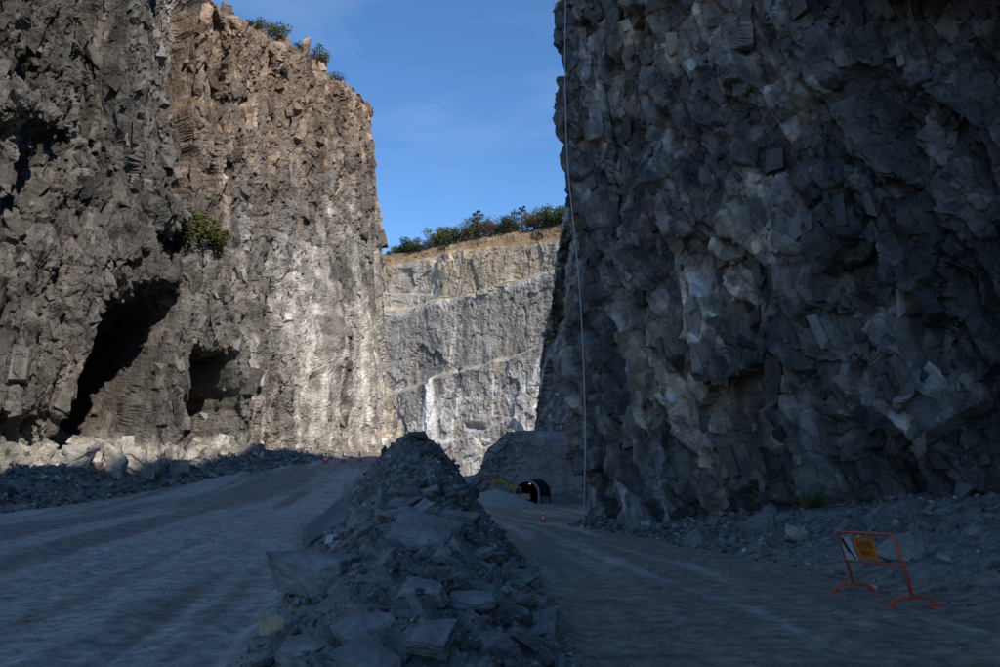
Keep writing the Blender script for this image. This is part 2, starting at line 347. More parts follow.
# surface colour of the ground: damp grey-brown gravel, pale dusty strips worn by wheels, brown fines
base = np.array((0.26, 0.228, 0.192))[None] * np.ones((len(X_), 1))
lx = X_ - eL(Y_); rx = X_ - eR(Y_); isL = (X_ < xr(Y_))
strip = np.where(isL, fbm(lx * 0.55, Y_ * 0.035, 91, 3), fbm(rx * 0.6, Y_ * 0.035 + 5, 92, 3))
fine = np.where(isL, fbm(lx * 2.5, Y_ * 0.09, 93, 3), fbm(rx * 2.5, Y_ * 0.09, 94, 3))
k = np.clip(ss(-0.08, 0.42, strip + 0.6 * fine), 0, 1)[:, None] * (1 - rough[:, None])
base = base * (1 - k) + np.array((0.46, 0.405, 0.34))[None] * k
br = ss(0.0, 0.6, fbm(X_ * 0.22 + 3, Y_ * 0.09, 95, 3) + np.where(isL, 0, 0.12))[:, None] * (1 - rough[:, None]) * (1 - k)
base = base * (1 - br) + np.array((0.29, 0.225, 0.16))[None] * br
_, idc = facets(X_, Y_, 0.42, 0.42, 72, 0.9, 0.7)
rk = rough[:, None]
base = base * (1 - rk) + rk * np.array((0.15, 0.137, 0.122))[None] * (1 + 0.7 * idc[:, None])
base *= (1 + 0.25 * fbm(X_ * 1.7, Y_ * 1.7, 96, 3))[:, None]
V = np.stack([X_, Y_, gzv], -1)
ground = link('ground', mesh_np('ground', V, grid_faces(len(gy_), len(gx_)), M_ground, True, np.clip(base, 0.02, 0.7)), kind='structure', label='grey gravel quarry floor with two wheel-worn haul roads')

# ------------------------------------------------------------------ cliffs
def cliff(name, pts, side, ztop, lean, disp, disp2, colour, mat, centre, px=0.85, zlo=-6.0, rows=(520, 60), view=(0, 1000), label='', cut=None, smooth_n=3.0, mind=2.0, vtop=-15, hidden=None):
    P = np.array(pts, float); seg = np.r_[0, np.cumsum(np.hypot(*np.diff(P, axis=0).T))]
    sd_ = np.arange(0, seg[-1], 0.1); X = np.interp(sd_, seg, P[:, 0]); Y = np.interp(sd_, seg, P[:, 1])
    kw = np.hanning(int(smooth_n * 10) | 1); kw /= kw.sum(); pad = len(kw) // 2
    def sm(a): return np.convolve(np.r_[2 * a[0] - a[pad:0:-1], a, 2 * a[-1] - a[-2:-pad - 2:-1]], kw, 'valid')
    X, Y = sm(X), sm(Y); tx, ty = np.gradient(X), np.gradient(Y); l = np.hypot(tx, ty) + 1e-9; tx /= l; ty /= l
    nx, ny = (ty * side, -tx * side); nx, ny = sm(nx), sm(ny); l = np.hypot(nx, ny); nx /= l; ny /= l
    u, _ = proj(X, Y, np.full_like(X, 2.0)); du = np.abs(np.gradient(u, sd_))
    inv = (u > view[0] - 40) & (u < view[1] + 40) & (Y > 3)
    dens = np.where(inv, np.clip(du / px, mind, 45), 0.4)
    if hidden: dens = np.where((sd_ > hidden[0]) & (sd_ < hidden[1]), 0.4, dens)
    cum = np.r_[0, np.cumsum(dens[:-1] * 0.1)]
    nc = int(cum[-1]); si = np.interp(np.linspace(0, cum[-1], nc), cum, sd_)
    n1, n2 = rows
    t = np.r_[np.linspace(0, 1, n1), np.linspace(1, 2, n2 + 1)[1:]][:, None]
    fl = lambda a: np.ascontiguousarray(a).ravel()
    def evaluate(S):
        f = lambda a: np.interp(S, sd_, a)
        X_, Y_, NX, NY = f(X), f(Y), f(nx), f(ny)
        zt = ztop(S, X_, Y_)
        zv = EYE + np.maximum(Y_, 6) * math.tan(TILT + math.atan((333.5 - vtop) / FPX)); zv = np.where(Y_ < 4, zt * 0.5, zv)
        zm = np.minimum(zv, zt - 0.5)
        Z = np.where(t <= 1, zlo + (zm - zlo) * t, zm + (zt - zm) * (t - 1))
        LN = lean(S, X_, Y_, Z); BX = X_ + NX * LN; BY = Y_ + NY * LN
        U, Vv = proj(BX, BY, Z); sh = Z.shape
        D, aux = disp(fl(S), fl(Z), fl(U), fl(Vv)); D = D.reshape(sh) - 1.6 * (1 - ss(0, 3.0, zt - Z)) ** 2
        P1 = np.stack([BX + NX * D, BY + NY * D, Z], -1)
        ga = np.gradient(P1, axis=1); gb = np.gradient(P1, axis=0); N1 = np.cross(ga, gb) * side
        for ax_ in (0, 1):      # smooth the normals a little
            pd = [(0, 0)] * 3; pd[ax_] = (4, 3); c_ = np.cumsum(np.pad(N1, pd, 'edge'), ax_)
            N1 = np.take(c_, range(7, c_.shape[ax_]), ax_) - np.take(c_, range(0, c_.shape[ax_] - 7), ax_)
            if N1.shape[ax_] < sh[ax_]: N1 = np.concatenate([N1] + [np.take(N1, [-1], ax_)] * (sh[ax_] - N1.shape[ax_]), ax_)
        N1 /= np.linalg.norm(N1, axis=2)[..., None] + 1e-12
        if disp2 is None: return P1[..., 0], P1[..., 1], Z, U, Vv, aux
        sp = np.linalg.norm(np.gradient(P1, axis=1), axis=2); sp = np.maximum(sp, np.linalg.norm(np.gradient(P1, axis=0), axis=2))
        st = np.linalg.norm(np.gradient(P1, axis=1), axis=2) / (np.hypot(np.gradient(BX, axis=1), np.gradient(BY, axis=1)) + 1e-6); fold = 0.22 + 0.78 * ss(3.2, 1.5, st)
        D2, aux = disp2(fl(sp), fl(P1[..., 0]), fl(P1[..., 1]), fl(Z), fl(U), fl(Vv), aux); D2 = D2.reshape(sh) * fold
        sgn = np.sign((N1[..., 0] * NX + N1[..., 1] * NY).mean()); P1 = P1 + N1 * sgn * D2[..., None] * np.clip((zt - Z) / 1.5, 0.15, 1)[..., None]
        return P1[..., 0], P1[..., 1], P1[..., 2], U, Vv, aux
    S = np.broadcast_to(si[None], (len(t), nc))
    FX, FY, Z, U, Vv, aux = evaluate(S)
    dist = np.maximum(np.hypot(FX, FY), 5)
    ln_ = np.hypot(np.diff(FX, axis=1), np.diff(FY, axis=1)) / ((dist[:, 1:] + dist[:, :-1]) / 2) * FPX
    base_ = np.diff(si)[None] * np.interp((si[1:] + si[:-1]) / 2, sd_, dens)[None] * px
    ln_ = np.clip(ln_, 0.0, 9.0) * 0.6 + base_ * 0.4
    for hb_ in (25, 25):
        cs_ = np.cumsum(np.pad(ln_, ((hb_ + 1, hb_), (0, 0)), 'edge'), 0); ln_ = (cs_[2 * hb_ + 1:] - cs_[:-2 * hb_ - 1]) / (2 * hb_ + 1)
    cs_ = np.cumsum(np.pad(ln_, ((0, 0), (6, 5)), 'edge'), 1); ln_ = (cs_[:, 11:] - cs_[:, :-11]) / 11
    ln_ = np.pad(ln_, ((0, 0), (0, max(0, nc - 1 - ln_.shape[1]))), 'edge')[:, :nc - 1]
    S2 = np.empty_like(S)
    for r_ in range(len(t)):
        c_ = np.r_[0, np.cumsum(ln_[r_])]; S2[r_] = np.interp(np.linspace(0, c_[-1], nc), c_, si)
    S = S2; FX, FY, Z, U, Vv, aux = evaluate(S); sh = Z.shape
    C = colour(fl(S), fl(Z), fl(U), fl(Vv), aux).reshape(*sh, 3)
    # plateau behind the rim
    cx, cy = centre; caps = []
    for kk in (0.012, 0.03, 0.08, 0.2, 0.5, 0.85):
        qx = FX[-1] + (cx - FX[-1]) * kk; qy = FY[-1] + (cy - FY[-1]) * kk
        qz = Z[-1] + 0.7 * fbm(qx * 0.2, qy * 0.2, 33, 3) * min(1, kk * 15) + kk * 3
        caps.append(np.stack([qx, qy, qz], -1))
    V = np.concatenate([np.stack([FX, FY, Z], -1)] + [c[None] for c in caps], 0)
    C = np.concatenate([C] + [np.broadcast_to(np.array((0.13, 0.10, 0.06)), (1, nc, 3))] * len(caps), 0)
    nr = V.shape[0]; Fq = grid_faces(nr, nc)
    if side > 0: Fq = Fq
    else: Fq = Fq[:, ::-1]
    V = V.reshape(-1, 3)
    if cut is not None:
        cen = V[Fq].mean(1); Fq = Fq[~cut(cen)]
    o = link(name, mesh_np(name, V, Fq, mat, False, np.clip(C.reshape(-1, 3), 0.015, 0.75)), kind='structure', label=label)
    return o, dict(X=FX, Y=FY, Z=Z, U=U, V=Vv, C=C[:sh[0]], aux=aux, sign=side)
def tint(C, k, c): k = np.clip(k, 0, 1)[:, None]; return C * (1 - k) + np.array(c)[None] * k

# --- sunlit cliff on the left of the gorge
def left_disp(s, z, u, v):
    f = u * 0 
    wob = 10 * fbm(s * 0.25, z * 0.25, 5, 3); u = u + wob; v = v + 12 * fbm(s * 0.2 + 9, z * 0.2, 6, 3)
    vl = np.interp(u, [-50, 40, 100, 150, 170, 225], [95, 130, 195, 225, 246, 252])
    mass = ss(-10, 14, v - vl) * (1 - ss(206, 226, u))
    f += 4.6 * mass + 1.6 * mass * ss(0, 120, v - vl)
    f += 2.6 * box(u, v, 110, 146, -90, 238, 3, 10)          # pillar
    f += 3.0 * box(u, v, -200, 68, -90, 135, 6, 16)          # blocks top left
    f += -3.0 * box(u, v, 70, 102, -90, 188, 4, 12)          # recess between them
    f += -5.0 * box(u, v, 176, 203, -90, 236, 2, 6)
    cave = box(u + (v - 370) * 0.35, v, 36, 116, 298, 438, 7, 14)
    f += -11.0 * cave
    f += 2.0 * box(u + (v - 370) * 0.4, v, -60, 40, 250, 420, 12, 20)
    f += -9.0 * box(u - (v - 400) * 0.1, v, 148, 192, 358, 438, 4, 8)
    f += -8.0 * box(u, v, 205, 232, 338, 454, 3, 10)
    f += -3.0 * box(u + (v - 410) * 0.25, v, 298, 304, 380, 445, 3, 10)
    f += 1.3 * box(u, v, 228, 330, 330, 460, 14, 22)
    f += 1.1 * box(u + (v - 380) * -0.2, v, 330, 372, 250, 400, 10, 40)
    f += -1.2 * box(u, v, 272, 280, 60, 330, 2, 20) - 1.0 * box(u + v * 0.02, v, 232, 237, 0, 250, 2, 20)
    f += 1.6 * ss(420, 470, v) * (u < 200) + 1.2 * ss(400, 460, v) * ss(360, 385, u)
    smooth = box(u, v, 300, 378, 250, 460, 18, 30)
    rq = 1 - 0.55 * smooth
    a, i0 = facets(s, z, 5.0, 24.0, 21, 0.05, 0.5, 0.15, 0.0, 0.4)
    big = np.where(u < 170, 1.3, 0.9)
    D = f + a * 0.9 * big + 0.8 * fbm(s * 0.12, z * 0.05, 26, 3) + 0.5 * fbm(s * 0.5, z * 0.06, 27, 2)
    return D, (rq, big, smooth, cave)
def left_disp2(sp, x, y, z, u, v, aux):
    rq, big, smooth, cave = aux; P = (x * 0.39 + y * 0.92, x * 0.92 - y * 0.39, z)
    b, i1 = facets3(P, 1.9, 7.0, 22, 0.5, 0.1, 0.35, 0.5, sp); c, i2 = facets3(P, 0.95, 2.4, 23, 0.7, 0.1, 0.3, 0.4, sp); d, i3 = facets3(P, 0.5, 0.95, 24, 0.8, 0.1, 0.2, 0.2, sp); e, i4 = facets3(P, 0.25, 0.34, 25, 0.9, sp=sp)
    at = lambda q: np.clip(q / sp, 0, 1) ** 1.5
    return rq * (b * 0.55 * big * at(1.2) + c * 0.32 * big * at(0.5) + d * 0.16 * at(0.25) + e * 0.06 * at(0.12)), (i1, i2, i3, smooth, cave)
def left_col(s, z, u, v, aux):
    i1, i2, i3, smooth, cave = aux
    n = fbm(s * 0.16, z * 0.1, 41, 4); m = fbm(s * 0.5, z * 0.08, 42, 4); q = fbm(s * 0.9, z * 0.9, 43, 3)
    C = np.ones((len(s), 3)) * np.array((0.15, 0.136, 0.12))
    C = tint(C, ss(0.0, 0.6, n), (0.22, 0.195, 0.165))
    C = tint(C, ss(0.15, 0.5, m) * 0.6, (0.30, 0.29, 0.275))
    top = ss(270, 30, v + 60 * n) * ss(165, 190, u)
    C = tint(C, top * 0.75, (0.235, 0.16, 0.105)); C = tint(C, top * ss(0.2, 0.5, q + 0.4 * m) * 0.8, (0.40, 0.27, 0.165))
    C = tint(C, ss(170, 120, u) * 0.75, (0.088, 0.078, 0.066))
    pale = box(u, v, 285, 382, 255, 470, 26, 50)
    C = tint(C, pale * ss(-0.35, 0.35, m + 0.5 * q + 0.3), (0.46, 0.43, 0.385))
    C = tint(C, box(u, v, 372, 400, 385, 470, 8, 25) * ss(-0.2, 0.3, q), (0.52, 0.44, 0.33))
    C = tint(C, box(u, v, 310, 345, 270, 440, 10, 40) * ss(0.0, 0.5, q + m) * 0.8, (0.47, 0.43, 0.36))
    C = tint(C, ss(425, 455, v) * 0.8, (0.43, 0.39, 0.335))
    C *= np.exp(0.5 * (i1 - .5) + 0.55 * (i2 - .5) + 0.4 * (i3 - .5))[:, None]
    return C
LP = [(-80, -25), (-62, 12), (-45.5, 38), (-32.5, 62), (-25, 76), (-18.6, 92), (-13.9, 106), (-14.6, 111), (-20, 116), (-45, 130), (-110, 150)]
LEFT_END = float(np.sum(np.hypot(*np.diff(np.array(LP[:9]), axis=0).T)))
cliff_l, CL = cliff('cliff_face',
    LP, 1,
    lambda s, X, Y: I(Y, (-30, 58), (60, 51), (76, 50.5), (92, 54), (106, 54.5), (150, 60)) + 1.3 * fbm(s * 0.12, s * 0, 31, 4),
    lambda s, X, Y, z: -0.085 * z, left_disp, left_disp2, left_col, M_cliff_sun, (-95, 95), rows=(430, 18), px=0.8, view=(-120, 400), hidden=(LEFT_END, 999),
    label='tall sunlit grey and brown cliff left of the haul road')

# --- shaded cliff on the right
def right_disp(s, z, u, v):
    a, i0 = facets(s, z, 4.5, 11.0, 51, 0.2, 0.5, 0.12, 0.0, 0.6)
    D = a * np.where(s > SEG2, 0.9, 0.7) + 0.3 * fbm(s * 0.15, z * 0.08, 58, 2)
    # overhanging blocks and a big open joint
    D += 0.9 * box(u, v, 660, 760, 150, 250, 14, 18) - 0.5 * box(u, v, 790, 850, 250, 275, 14, 6) + 0.7 * box(u, v, 790, 870, 170, 252, 10, 10)
    D += 0.8 * box(u, v, 830, 905, 370, 440, 12, 12) - 0.5 * box(u, v, 560, 600, 140, 152, 12, 3)
    D += 0.7 * ss(240, 120, v) * ss(820, 1000, u)
    return D, (ss(-0.1, 0.3, fbm(s * 0.22, z * 0.16, 57, 3)), i0, s)
def right_disp2(sp, x, y, z, u, v, aux):
    sp = sp * 0.5; slabby, i0, s = aux; al = -x * 0.37 + y * 0.93; ca, sa = math.cos(0.38), math.sin(0.38)
    P = (al * ca - z * sa, x * 0.93 + y * 0.37, al * sa + z * ca)
    b, i1 = facets3(P, 1.9, 3.8, 52, 0.65, 0.08, 0.45, 0.35, sp); c, i2 = facets3(P, 0.85, 1.6, 53, 0.8, 0.08, 0.4, 0.3, sp); d, i3 = facets3(P, 0.38, 0.65, 54, 0.9, 0.1, 0.3, 0.15, sp)
    e, i4 = facets3(P, 0.16, 0.26, 55, 0.9, sp=sp); g, i5 = facets3(P, 0.065, 0.09, 56, 0.9, sp=sp)
    at = lambda q: np.clip(0.5 * q / sp, 0, 1) ** 1.5
    D2 = b * 0.56 + c * 0.26 * (1 - 0.4 * slabby) + at(0.16) * d * 0.10 * (1 - 0.65 * slabby) + at(0.07) * e * 0.035 * (1 - 0.75 * slabby) + at(0.03) * g * 0.011
    return D2, (i1, i2, i3, slabby, i0)
def right_col(s, z, u, v, aux):
    i1, i2, i3, slabby, i0 = aux
    n = fbm(s * 0.2, z * 0.12, 44, 4); m = fbm(s * 0.7, z * 0.12, 45, 4); q = fbm(s * 1.3, z * 1.3, 46, 3)
    C = np.ones((len(s), 3)) * np.array((0.135, 0.123, 0.11))
    C = tint(C, ss(0.0, 0.5, n) * ss(840, 640, u), (0.24, 0.19, 0.135))
    C = tint(C, ss(0.25, 0.6, m) * 0.75, (0.37, 0.35, 0.325))
    C = tint(C, ss(0.2, 0.6, q + n * 0.5) * 0.6, (0.33, 0.27, 0.19))
    C = tint(C, box(u, v, 640, 720, 250, 400, 20, 40) * ss(-0.1, 0.4, m) * 0.7, (0.27, 0.245, 0.215))
    C = tint(C, ss(740, 940, u) * 0.8, (0.075, 0.07, 0.064))  # near right end darkened: vignetting and shade put into the rock colour
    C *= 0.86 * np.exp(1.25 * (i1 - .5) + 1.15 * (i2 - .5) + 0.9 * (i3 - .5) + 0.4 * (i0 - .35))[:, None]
    return C
SEG2 = 1e9
RP = [(20, -90), (20, -30), (20, 8), (18.6, 16.5), (15.4, 24.7), (12.2, 32.6), (8.4, 42), (5.35, 49.8), (6, 53.5), (9.5, 58), (15, 70), (16, 110), (14.5, 142), (9.5, 158), (5.6, 175), (6.5, 180), (20, 184), (60, 188)]
SEG2 = float(np.sum(np.hypot(*np.diff(np.array(RP[:10]), axis=0).T))); SEG2_END = float(np.sum(np.hypot(*np.diff(np.array(RP[:13]), axis=0).T)))
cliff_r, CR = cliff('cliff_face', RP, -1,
    lambda s, X, Y: np.where(s < SEG2, I(Y, (-80, 84), (-40, 79), (-29, 69), (-9, 67), (9, 67), (25, 54), (37, 45.5), (46, 37.5), (50, 35.5), (56, 34.5), (58, 35)), I(Y, (57, 35), (68, 37), (84, 50), (100, 68), (145, 66), (176, 58), (190, 56))) + 0.6 * fbm(s * 0.15, s * 0, 32, 3),  # unseen rim heights shaped for the shadow they cast across floor and headwall
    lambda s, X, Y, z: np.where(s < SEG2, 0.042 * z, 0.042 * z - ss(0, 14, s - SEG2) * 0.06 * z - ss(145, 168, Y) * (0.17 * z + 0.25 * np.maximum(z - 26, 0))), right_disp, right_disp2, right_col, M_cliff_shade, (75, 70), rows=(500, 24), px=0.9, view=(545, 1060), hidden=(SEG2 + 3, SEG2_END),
    label='dark shaded cliff of fractured slabs right of the lower road')

# --- far quarry wall with benches
def bench1(s): return np.interp(s, [90, 125, 200], [53.5, 55.5, 66]) 
def far_disp(s, z, u, v):
    b1 = np.interp(u, [380, 395, 420, 470, 520, 572], [309, 309, 302, 291, 277, 262]) + 2.0 * fbm(s * 0.2, z * 0, 131, 3)
    b2 = np.interp(u, [380, 420, 455, 480, 520, 560], [398, 384, 371, 367, 356, 338]) + 2.5 * fbm(s * 0.2, z * 0, 132, 3)
    b0 = np.interp(u, [380, 420, 430, 600], [287, 289, 250, 200])
    b3 = np.interp(u, [380, 470, 560], [450, 436, 395])
    D = -5.0 * ss(1.0, -8, v - b1) + 0.5 * ss(-1, 1, v - b1) * ss(14, 4, v - b1) - 4.0 * ss(1.0, -7, v - b2) - 2.0 * ss(1.5, -1.5, v - b0) * (u < 425)
    D += 1.2 * ss(0, 3, v - b3) - 4.0 * ss(10, 0, v - np.interp(u, [380, 400, 440, 572], [250, 245, 236, 225]))
    a, i0 = facets(s, z, 9, 16, 101, 0.1, 0.5); b, i1 = facets(s, z, 3.2, 7, 102, 0.05, 0.6, 0.5, 0.3); c, i2 = facets(s, z, 1.3, 2.2, 103, 0.2, 0.8); d, i3 = facets(s, z, 0.7, 0.8, 104)
    D += a * 0.8 + b * 0.34 + c * 0.17 + d * 0.08 + 1.2 * fbm(s * 0.03, z * 0.03, 105, 2)
    D += -5 * box(u, v, 451, 457, 367.5, 371.5, 2, 1.5)
    D += -1.8 * box(u - (v - 428) * 0.35, v, 466, 484, 423, 430, 3, 2)
    cone = np.clip(1 - np.abs(u - 429) / np.interp(v, [374, 380, 445, 470], [0.5, 3, 12, 17]), 0, 1) * ss(372, 378, v)
    D += cone * 1.6
    return D, (i1, i2, i3, cone, b1, b2)
def far_col(s, z, u, v, aux):
    i1, i2, i3, cone, b1, b2 = aux
    n = fbm(s * 0.06, z * 0.06, 111, 4); m = fbm(s * 0.35, z * 0.03, 112, 4); q = fbm(s * 0.3, z * 0.3, 113, 4)
    C = np.ones((len(s), 3)) * np.array((0.225, 0.20, 0.168))
    C = tint(C, ss(0.05, 0.5, m) * 0.8, (0.33, 0.305, 0.27)); C = tint(C, ss(-0.1, -0.5, m) * 0.6, (0.13, 0.13, 0.135))
    up = ss(5, -5, v - b1)
    C = tint(C, up * ss(-0.3, 0.3, n + 0.5 * q) * 0.8, (0.30, 0.235, 0.165))
    rim = np.interp(u, [380, 400, 440, 572], [250, 245, 236, 225])
    C = tint(C, up * ss(-0.1, 0.25, q) * ss(45, 10, v - rim) * ss(400, 425, u) * ss(480, 440, u), (0.48, 0.36, 0.21))
    C = tint(C, ss(12, 4, v - rim), (0.20, 0.135, 0.075))
    lo = ss(0, 40, v - b2)
    C = tint(C, lo * (0.55 + 0.45 * ss(-0.2, 0.3, q)), (0.37, 0.35, 0.32)); C = tint(C, lo * ss(0.1, 0.35, q) * 0.7, (0.55, 0.53, 0.49))
    C = tint(C, ss(0.5, -0.5, v - b1) * ss(-9, -5, v - b1) * 0.8, (0.34, 0.29, 0.215)); C = tint(C, ss(0, 2, v - b1) * ss(9, 3, v - b1) * 0.7, (0.40, 0.37, 0.32))
    C = tint(C, ss(2.6, 0.8, np.abs(v - b1 + 4.5 + 1.2 * q)) * ss(405, 430, u) * ss(-0.5, 0.0, m + 0.3) * 0.9, (0.07, 0.068, 0.032))
    C = tint(C, ss(1, -1, v - b2) * ss(-8, -4, v - b2) * 0.45, (0.38, 0.34, 0.275)); C = tint(C, ss(1.3, 0.3, np.abs(v - b2 + 5.5)) * ss(455, 470, u) * 0.5, (0.12, 0.11, 0.09))
    C = tint(C, ss(0.02, 0.25, cone + 0.15 * q * (cone > 0)), (0.58, 0.565, 0.54))
    C *= (1 + 0.12 * i1 + 0.12 * i2 + 0.1 * i3)[:, None]
    return C
cliff_f, CF = cliff('quarry_wall', [(-130, 262), (-80, 262), (-38, 258), (0, 241), (25, 226), (70, 204)], 1,
    lambda s, X, Y: I(X, (-130, 74), (-38, 79), (-29, 80), (0, 81), (25, 80), (70, 80)) + 0.5 * fbm(s * 0.1, s * 0, 133, 3),
    lambda s, X, Y, z: -0.06 * z, far_disp, None, far_col, M_far, (0, 420), px=0.9, rows=(270, 4), view=(380, 600), label='far benched quarry wall in sunlight closing the gorge', mind=0.6, vtop=100)

# --- headwall above the tunnel mouth
TD = Vector((0.30, 0.954, 0)).normalized(); TB = Vector((4.35, 134.6, -3.62)); TR = Vector((TD.y, -TD.x, 0))
def in_tunnel(c, r=2.2, hgt=1.75):
    d = c - np.array(TB)[None]; a = d @ np.array(TR); z = d[:, 2]
    return (np.abs(a) < r) & ((z < hgt) | (a * a + (z - hgt) ** 2 < r * r)) & (z > -4)
def head_disp(s, z, u, v):
    a, i0 = facets(s, z, 4, 4, 141, 0.4, 0.5); b, i1 = facets(s, z, 1.6, 1.4, 142, 0.7, 0.6); c, i2 = facets(s, z, 0.6, 0.5, 143)
    k = ss(530, 495, u + 0.4 * (v - 460))
    return a * (0.12 + 0.35 * k) + b * (0.08 + 0.3 * k) + c * (0.05 + 0.14 * k), (i1, i2, k)
def head_col(s, z, u, v, aux):
    i1, i2, k = aux
    C = np.ones((len(s), 3)) * np.array((0.34, 0.32, 0.29)); C = tint(C, k * 0.5, (0.22, 0.22, 0.22))
    C *= (1 + 0.15 * i1 + 0.15 * i2 + 0.25 * fbm(s * 0.3, z * 0.3, 145, 3))[:, None]; return C
head, CH = cliff('headwall', [(-12, 200), (-8.5, 168), (-6.2, 147), (-4.6, 142.2), (2, 141.2), (22, 139)], 1,
    lambda s, X, Y: np.where(Y > 142.5, I(X, (-12, 0), (-6.2, 0.8), (-4.6, 2.6)), I(X, (-5.6, 1.6), (-4.6, 3.2), (-2.5, 5.8), (-0.2, 7.9), (0.8, 8.8), (11, 8.8), (22, 9.6))) + 0.25 * fbm(s * 0.5, s * 0, 146, 3),
    lambda s, X, Y, z: -0.10 * (z + 4), head_disp, None, head_col, M_head, (12, 215), px=0.8, rows=(95, 4), view=(440, 620), zlo=-5.5, vtop=100,
    label='grey shotcreted rock headwall above the tunnel mouth', cut=in_tunnel, smooth_n=3.0)

# ------------------------------------------------------------------ loose rock
def ico(n):
    bm = bmesh.new(); bmesh.ops.create_icosphere(bm, subdivisions=n, radius=1.0)
    V = np.array([v.co[:] for v in bm.verts]); F = np.array([[v.index for v in f.verts] for f in bm.faces]); bm.free(); return V, F
ICO = {n: ico(n) for n in (1, 2, 3, 4, 5)}
def rock_shape(n, planes=11, flat=1.0, rough_=0.0, r=rng):
    D, F = ICO[n]; N = r.normal(size=(planes, 3)); N /= np.linalg.norm(N, axis=1)[:, None]
    d = r.uniform(0.55, 1.0, planes); dots = D @ N.T
    rad = np.min(np.where(dots > 0.05, d[None] / np.maximum(dots, 0.05), 9), axis=1); rad = np.minimum(rad, 1.25)
    if rough_:
        k = int(r.integers(1, 900))
        w_ = vnoise(D[:, 0] * 3 + D[:, 2] * 1.7 + 20, D[:, 1] * 3 + D[:, 2] * 2.1 + 20, k) + 0.5 * vnoise(D[:, 0] * 8 + D[:, 2] * 5 + 40, D[:, 1] * 8 - D[:, 2] * 5 + 60, k + 1) + 0.25 * vnoise(D[:, 0] * 19 + 40, D[:, 1] * 19 - D[:, 2] * 17 + 60, k + 2)
        rad = rad * (1 + rough_ * (w_ - 0.85))
    V = D * rad[:, None]; V[:, 2] *= flat
    V[:, 0] *= r.uniform(0.85, 1.25); V[:, 1] *= r.uniform(0.7, 1.0)
    return V, F
def hull(npts, prop, r, boxy=0.6):
    P = r.normal(size=(npts, 3)); P /= np.linalg.norm(P, axis=1)[:, None]; Q = P / np.abs(P).max(1)[:, None]; P = P * (1 - boxy) + Q * boxy * 0.85
    P = P * r.uniform(0.75, 1.0, (npts, 1)) * np.array(prop)[None]
    bm = bmesh.new(); vs_ = [bm.verts.new(p) for p in P]; g = bmesh.ops.convex_hull(bm, input=vs_)
    bmesh.ops.delete(bm, geom=[v for v in bm.verts if not v.link_faces], context='VERTS'); bmesh.ops.triangulate(bm, faces=bm.faces); bmesh.ops.recalc_face_normals(bm, faces=bm.faces); return bm
def boxhull(r, jit=0.28, extra=3):
    P = [np.array((i, j, k)) * r.uniform(1 - jit, 1, 3) + r.uniform(-jit, jit, 3) * 0.4 for i in (-1, 1) for j in (-1, 1) for k in (-1, 1)]
    P += [r.uniform(-0.6, 0.6, 3) + np.eye(3)[int(r.integers(0, 3))] * r.choice((-1, 1)) * 0.75 for _ in range(extra)]
    bm = bmesh.new(); vs_ = [bm.verts.new(p * 0.85) for p in P]; bmesh.ops.convex_hull(bm, input=vs_)
    bmesh.ops.delete(bm, geom=[v for v in bm.verts if not v.link_faces], context='VERTS'); bmesh.ops.triangulate(bm, faces=bm.faces); bmesh.ops.recalc_face_normals(bm, faces=bm.faces); return bm
def bm_np(bm):
    bm.verts.index_update(); V = np.array([v.co[:] for v in bm.verts]); F = np.array([[v.index for v in f.verts] for f in bm.faces]); bm.free(); return V, F
SMALL = [bm_np(hull(int(rng.integers(11, 16)), (1, rng.uniform(.6, .95), rng.uniform(.35, .75)), rng)) for _ in range(20)]
def block(prop, seed, npts=16, rg=0.05, cuts=5, strata=0.02):
    """broken slab: hull of a few corners, worn edges, flaked layers and pitted faces"""
    r = np.random.default_rng(seed); bm = boxhull(r, 0.55, npts - 10)
    bmesh.ops.bevel(bm, geom=bm.edges[:], offset=0.035, segments=1, affect='EDGES'); bmesh.ops.triangulate(bm, faces=bm.faces)
    while len(bm.faces) < 1900:
        le = sorted((e.calc_length() for e in bm.edges)); th_ = le[int(len(le) * 0.35)]
        bmesh.ops.subdivide_edges(bm, edges=[e for e in bm.edges if e.calc_length() > th_], cuts=1, use_grid_fill=True); bmesh.ops.triangulate(bm, faces=[f for f in bm.faces if len(f.verts) > 3])
    bm.normal_update(); N = np.array([v.normal[:] for v in bm.verts]); V, F = bm_np(bm)
    k = seed * 7; x, y, z = V.T; o = k % 97
    n1 = fbm(x * 1.6 + z * .9 + o, y * 1.6 + z * 1.1 + 7, k, 3); n2 = fbm(x * 5 + z * 3.5 + o, y * 5 - z * 4, k + 9, 4)
    fa_, _ = facets(x + 0.6 * z + o, y - 0.5 * z, 0.45, 0.45, k + 3, 0.4, 0.8)
    lay = np.floor((z + 0.15 * x + 0.10 * n1) * 6) ; fl_ = h32(lay, lay * 0 + 3, k) - 0.5
    V = V + N * (rg * 1.6 * n1 + rg * 1.0 * n2 + rg * 0.7 * fa_)[:, None]
    V[:, :2] *= (1 + strata * 2.2 * fl_)[:, None]
    return V * np.array(prop)[None], F
PEB = [(ICO[1][0][:12] * rng.uniform(0.7, 1.15, (12, 1)) * np.array((1, 0.8, 0.6)), None) for _ in range(6)]
